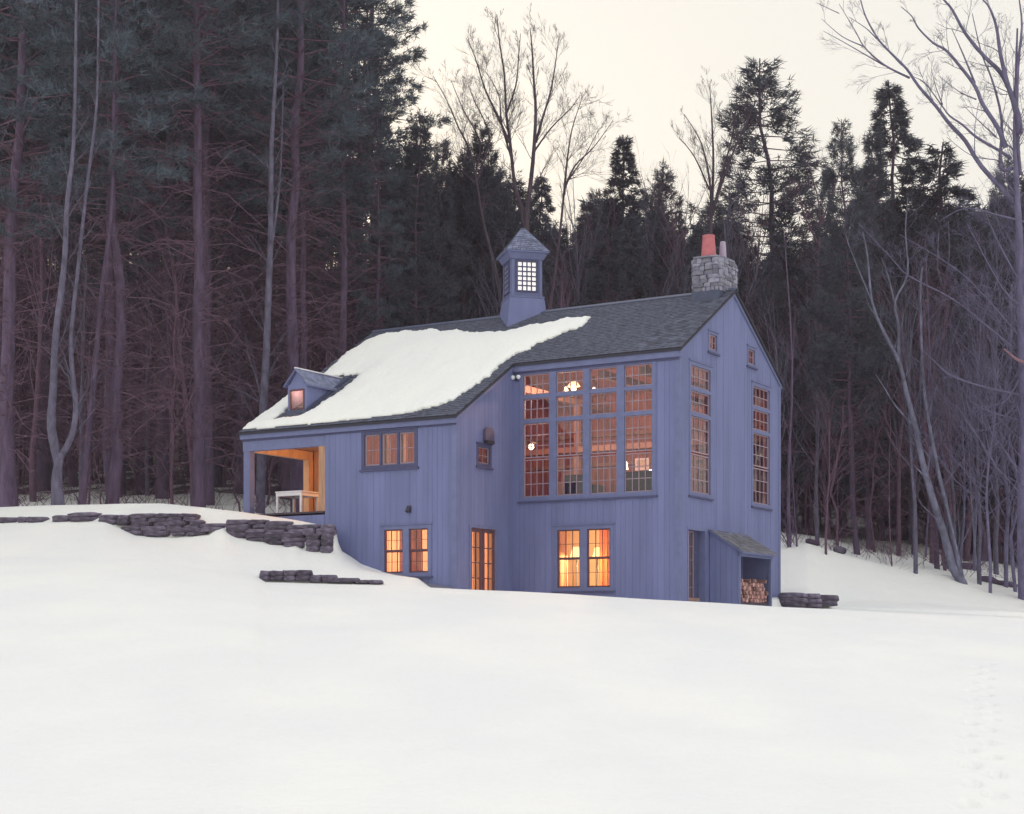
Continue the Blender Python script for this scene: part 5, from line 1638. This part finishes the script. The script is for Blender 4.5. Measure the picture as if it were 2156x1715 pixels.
def wherel(u):
    return ('at the far left of the dark wood' if u < 200 else 'in the dark wood left of the thick trunked pine' if u < 418 else 'in the dark wood between the thick trunked pine and the porch' if u < 600 else 'in the dark wood behind the dormer and snowy roof')


def scatter(n, u0, u1, d0, d1, md, seed):
    rg = random.Random(seed); res = []; tries = 0
    while len(res) < n and tries < n * 60:
        tries += 1
        d = rg.uniform(d0, d1); u = rg.uniform(u0, u1); x = wx(u, d)
        hx, hy = to_house(x, d)
        if -B_ - 2.5 < hx < L_ + 2.5 and -E_ - 3 < hy < W_ + 3.2: continue
        if all((x - a) ** 2 + (d - b) ** 2 > md * md for a, b, _ in res): res.append((x, d, u))
    return res


for i, (x, d, u) in enumerate(scatter(52, -420, 800, 67, 112, 2.3, 1)):
    vt = -rnd.uniform(300, 620) if u < 640 else -rnd.uniform(-40, 250)
    put_tree(PINES, rnd.randrange(6), u, d, vt, 'pine_tree', 'tall pine standing deep ' + wherel(u), 'deep pines ' + wherel(u), 'pine tree', wide=rnd.uniform(.85, 1.1))


def skyline(u):
    return lerp_tab([(780, 250), (860, 330), (900, 350), (960, 330), (1040, 330), (1070, 400), (1130, 470), (1200, 450), (1260, 400), (1350, 430), (1450, 440), (1560, 470), (1640, 520), (1760, 470), (1800, 400), (2000, 430), (2100, 400), (2400, 300)], u)


for i, (x, d, u) in enumerate(scatter(120, 800, 2650, 76, 114, 1.9, 2)):
    vt = skyline(u) + rnd.uniform(-25, 80)
    ks = rnd.choice((SPRUCE, SHORTP, SHORTP))
    put_tree(ks, rnd.randrange(4), u, d, vt, 'conifer_tree', 'dark conifer ' + where(u), 'conifers ' + where(u), 'conifer', wide=rnd.uniform(.95, 1.35))
for i, (x, d, u) in enumerate(scatter(70, 840, 2300, 65, 86, 1.6, 3)):
    vt = skyline(u) + rnd.uniform(-60, 330) * (1 if rnd.random() < .85 else .2)
    put_tree(BARE, rnd.randrange(4), u, d, vt, 'bare_tree', 'thin bare tree ' + where(u), 'bare trees ' + where(u), 'bare tree', wide=rnd.uniform(.7, .95))
for i, (x, d, u) in enumerate(scatter(30, -250, 800, 63, 100, 1.8, 4)):
    vt = rnd.uniform(150, 520)
    put_tree(BARE, rnd.randrange(4), u, d, vt, 'bare_tree', 'thin bare tree ' + wherel(u), 'bare trees ' + wherel(u), 'bare tree', wide=rnd.uniform(.7, .95))
for i, (x, d, u) in enumerate(scatter(120, -200, 2400, 62, 96, 1.1, 5)):
    if u > 1640 and d < 67: continue
    meshes, H = rnd.choice(SAP)
    side = 'left' if u < 850 else 'right' if u > 1640 else 'middle'
    place(meshes, x, d, rnd.uniform(.7, 1.5), rnd.uniform(0, 6.28), 'sapling', {'left': 'twiggy leafless sapling under the tall pines left of the house', 'right': 'twiggy leafless sapling in the wood right of the house', 'middle': 'twiggy leafless sapling directly behind the house'}[side],
          {'left': 'saplings under the left pines', 'right': 'saplings in the right wood', 'middle': 'saplings behind the house'}[side], 'sapling')

# far wood: one mass of trunks, twigs and needles closing the view
rn = np.random.default_rng(77)
mb = MB(); C = []
for i in range(1100):
    u = rnd.uniform(-700, 2900); d = rnd.uniform(106, 150); x = wx(u, d); z0 = ground(x, d) - .5
    top = (HOR - (skyline(u) + rnd.uniform(0, 120) if u > 800 else rnd.uniform(60, 400))) / F * d
    if top - z0 < 4: continue
    r = rnd.uniform(.07, .17); lx, ly = rnd.uniform(-.6, .6), rnd.uniform(-.6, .6)
    mb.tube([(x, d, z0), (x + lx * .5, d + ly, (z0 + top) / 2), (x + lx, d + ly, top)], [r, r * .7, .02], 4, cap=False)
    H = top - z0
    for k in range(24):
        t_ = rnd.uniform(.05, .98); zz_ = z0 + H * t_; a = rnd.uniform(0, 6.28); ln = rnd.uniform(.8, 2.6) * (1.15 - .6 * t_)
        p = Vector((x + lx * t_, d + ly * t_, zz_)); e = p + Vector((math.cos(a) * ln, math.sin(a) * ln, rnd.uniform(-.5, .6)))
        mb.tube([p, e], [.03, .008], 3, cap=False)
        if t_ > .35 and i % 2 == 0:
            for q_ in range(6): C.append(tuple(p.lerp(e, rnd.uniform(.3, 1.1)) + Vector((rnd.gauss(0, .3), rnd.gauss(0, .3), rnd.gauss(0, .2)))))
tag(mb.build('far_woodland', M['bark_twig']), 'dense far woodland of thin trunks closing the view', 'woodland', kind='stuff')
C = np.array(C)
D = rn.normal(0, 1, C.shape) * np.array([1, 1, .4]); D /= np.linalg.norm(D, axis=1, keepdims=True)
v = tufts(C, D, 5, .75, .16, rn, .8)
tag(link('far_needles', np_mesh('far_needles', v, np.arange(len(v)).reshape(-1, 3), M['needle'])), 'dark needle mass of the far woodland', 'woodland', kind='stuff')

# low brush: sticks and twigs poking from the snow under the trees
mb = MB()
for i in range(1500):
    u = rnd.uniform(-150, 2300); left = u < 780
    if 780 < u < 1640: continue
    d = rnd.uniform(60.5, 88) if left else rnd.uniform(66.5, 90); x = wx(u, d); z = ground(x, d) - .05
    h = rnd.uniform(.15, 1.0) * (1 if rnd.random() < .8 else 1.8)
    a = rnd.uniform(0, 6.28); tl_ = rnd.uniform(.2, 1.8)
    p = Vector((x, d, z)); q = p + Vector((math.cos(a) * tl_ * h * .5, math.sin(a) * tl_ * h * .5, h * .6)); e = q + Vector((math.cos(a + .5) * tl_ * h * .5, math.sin(a) * .2, h * .4))
    mb.tube([p, q, e], [.013, .009, .004], 3, cap=False)
    for k in range(3):
        s_ = p.lerp(q, rnd.uniform(.4, 1)); mb.tube([s_, s_ + Vector((rnd.uniform(-.35, .35), rnd.uniform(-.3, .3), rnd.uniform(.05, .4)))], [.007, .003], 3, cap=False)
tag(mb.build('brush', M['bark_twig']), 'low leafless brush poking through the snow under the trees', 'brush', kind='stuff')
# fallen logs and stumps in the right wood
for (u0, v0, u1, v1, d, r, lab) in [(1985, 1168, 2060, 1172, 70, .16, 'dark fallen log lying behind the leaning tree'), (2062, 1200, 2140, 1206, 66, .13, 'fallen log near the right edge of the wood'),
                                    (1700, 1168, 1722, 1176, 67.5, .12, 'short dark stump in the snow right of the house'), (1762, 1174, 1776, 1186, 67, .17, 'small dark boulder on the crest of the snow bank')]:
    a, b = at(u0, v0, d), at(u1, v1, d + .6); base = a.copy()
    a.z = ground(a.x, a.y) + r * .6; b.z = ground(b.x, b.y) + r * .7; t = MB()
    pts = [a.lerp(b, i / 6) - base + Vector((0, rnd.uniform(-.05, .05), rnd.uniform(-.03, .05))) for i in range(7)]
    t.tube(pts, [r * rnd.uniform(.75, 1.1) for _ in pts], 8)
    o = t.build('fallen_log' if 'boulder' not in lab else 'boulder', M['bark_pine'] if 'boulder' not in lab else M['stone'], None, True, base)
    tag(o, lab, 'log' if 'boulder' not in lab else 'boulder')

# ------------------------------------------------------------------ thin violet volume added to lift the dark tones of the wood
m = MB(); m.box(-900, 900, -70, 1250, -9, 260)
hz = m.build('tone_lift_volume', None)
hm = bpy.data.materials.new('violet_tone_lift'); hm.use_nodes = True; hn = hm.node_tree.nodes; hn.clear()
ho = hn.new('ShaderNodeOutputMaterial'); hv = hn.new('ShaderNodeVolumePrincipled')
hv.inputs['Color'].default_value = (0.98, 0.83, 1.0, 1); hv.inputs['Density'].default_value = 0.0005
hm.node_tree.links.new(hv.outputs[0], ho.inputs['Volume']); hz.data.materials.append(hm)
tag(hz, kind='stuff')
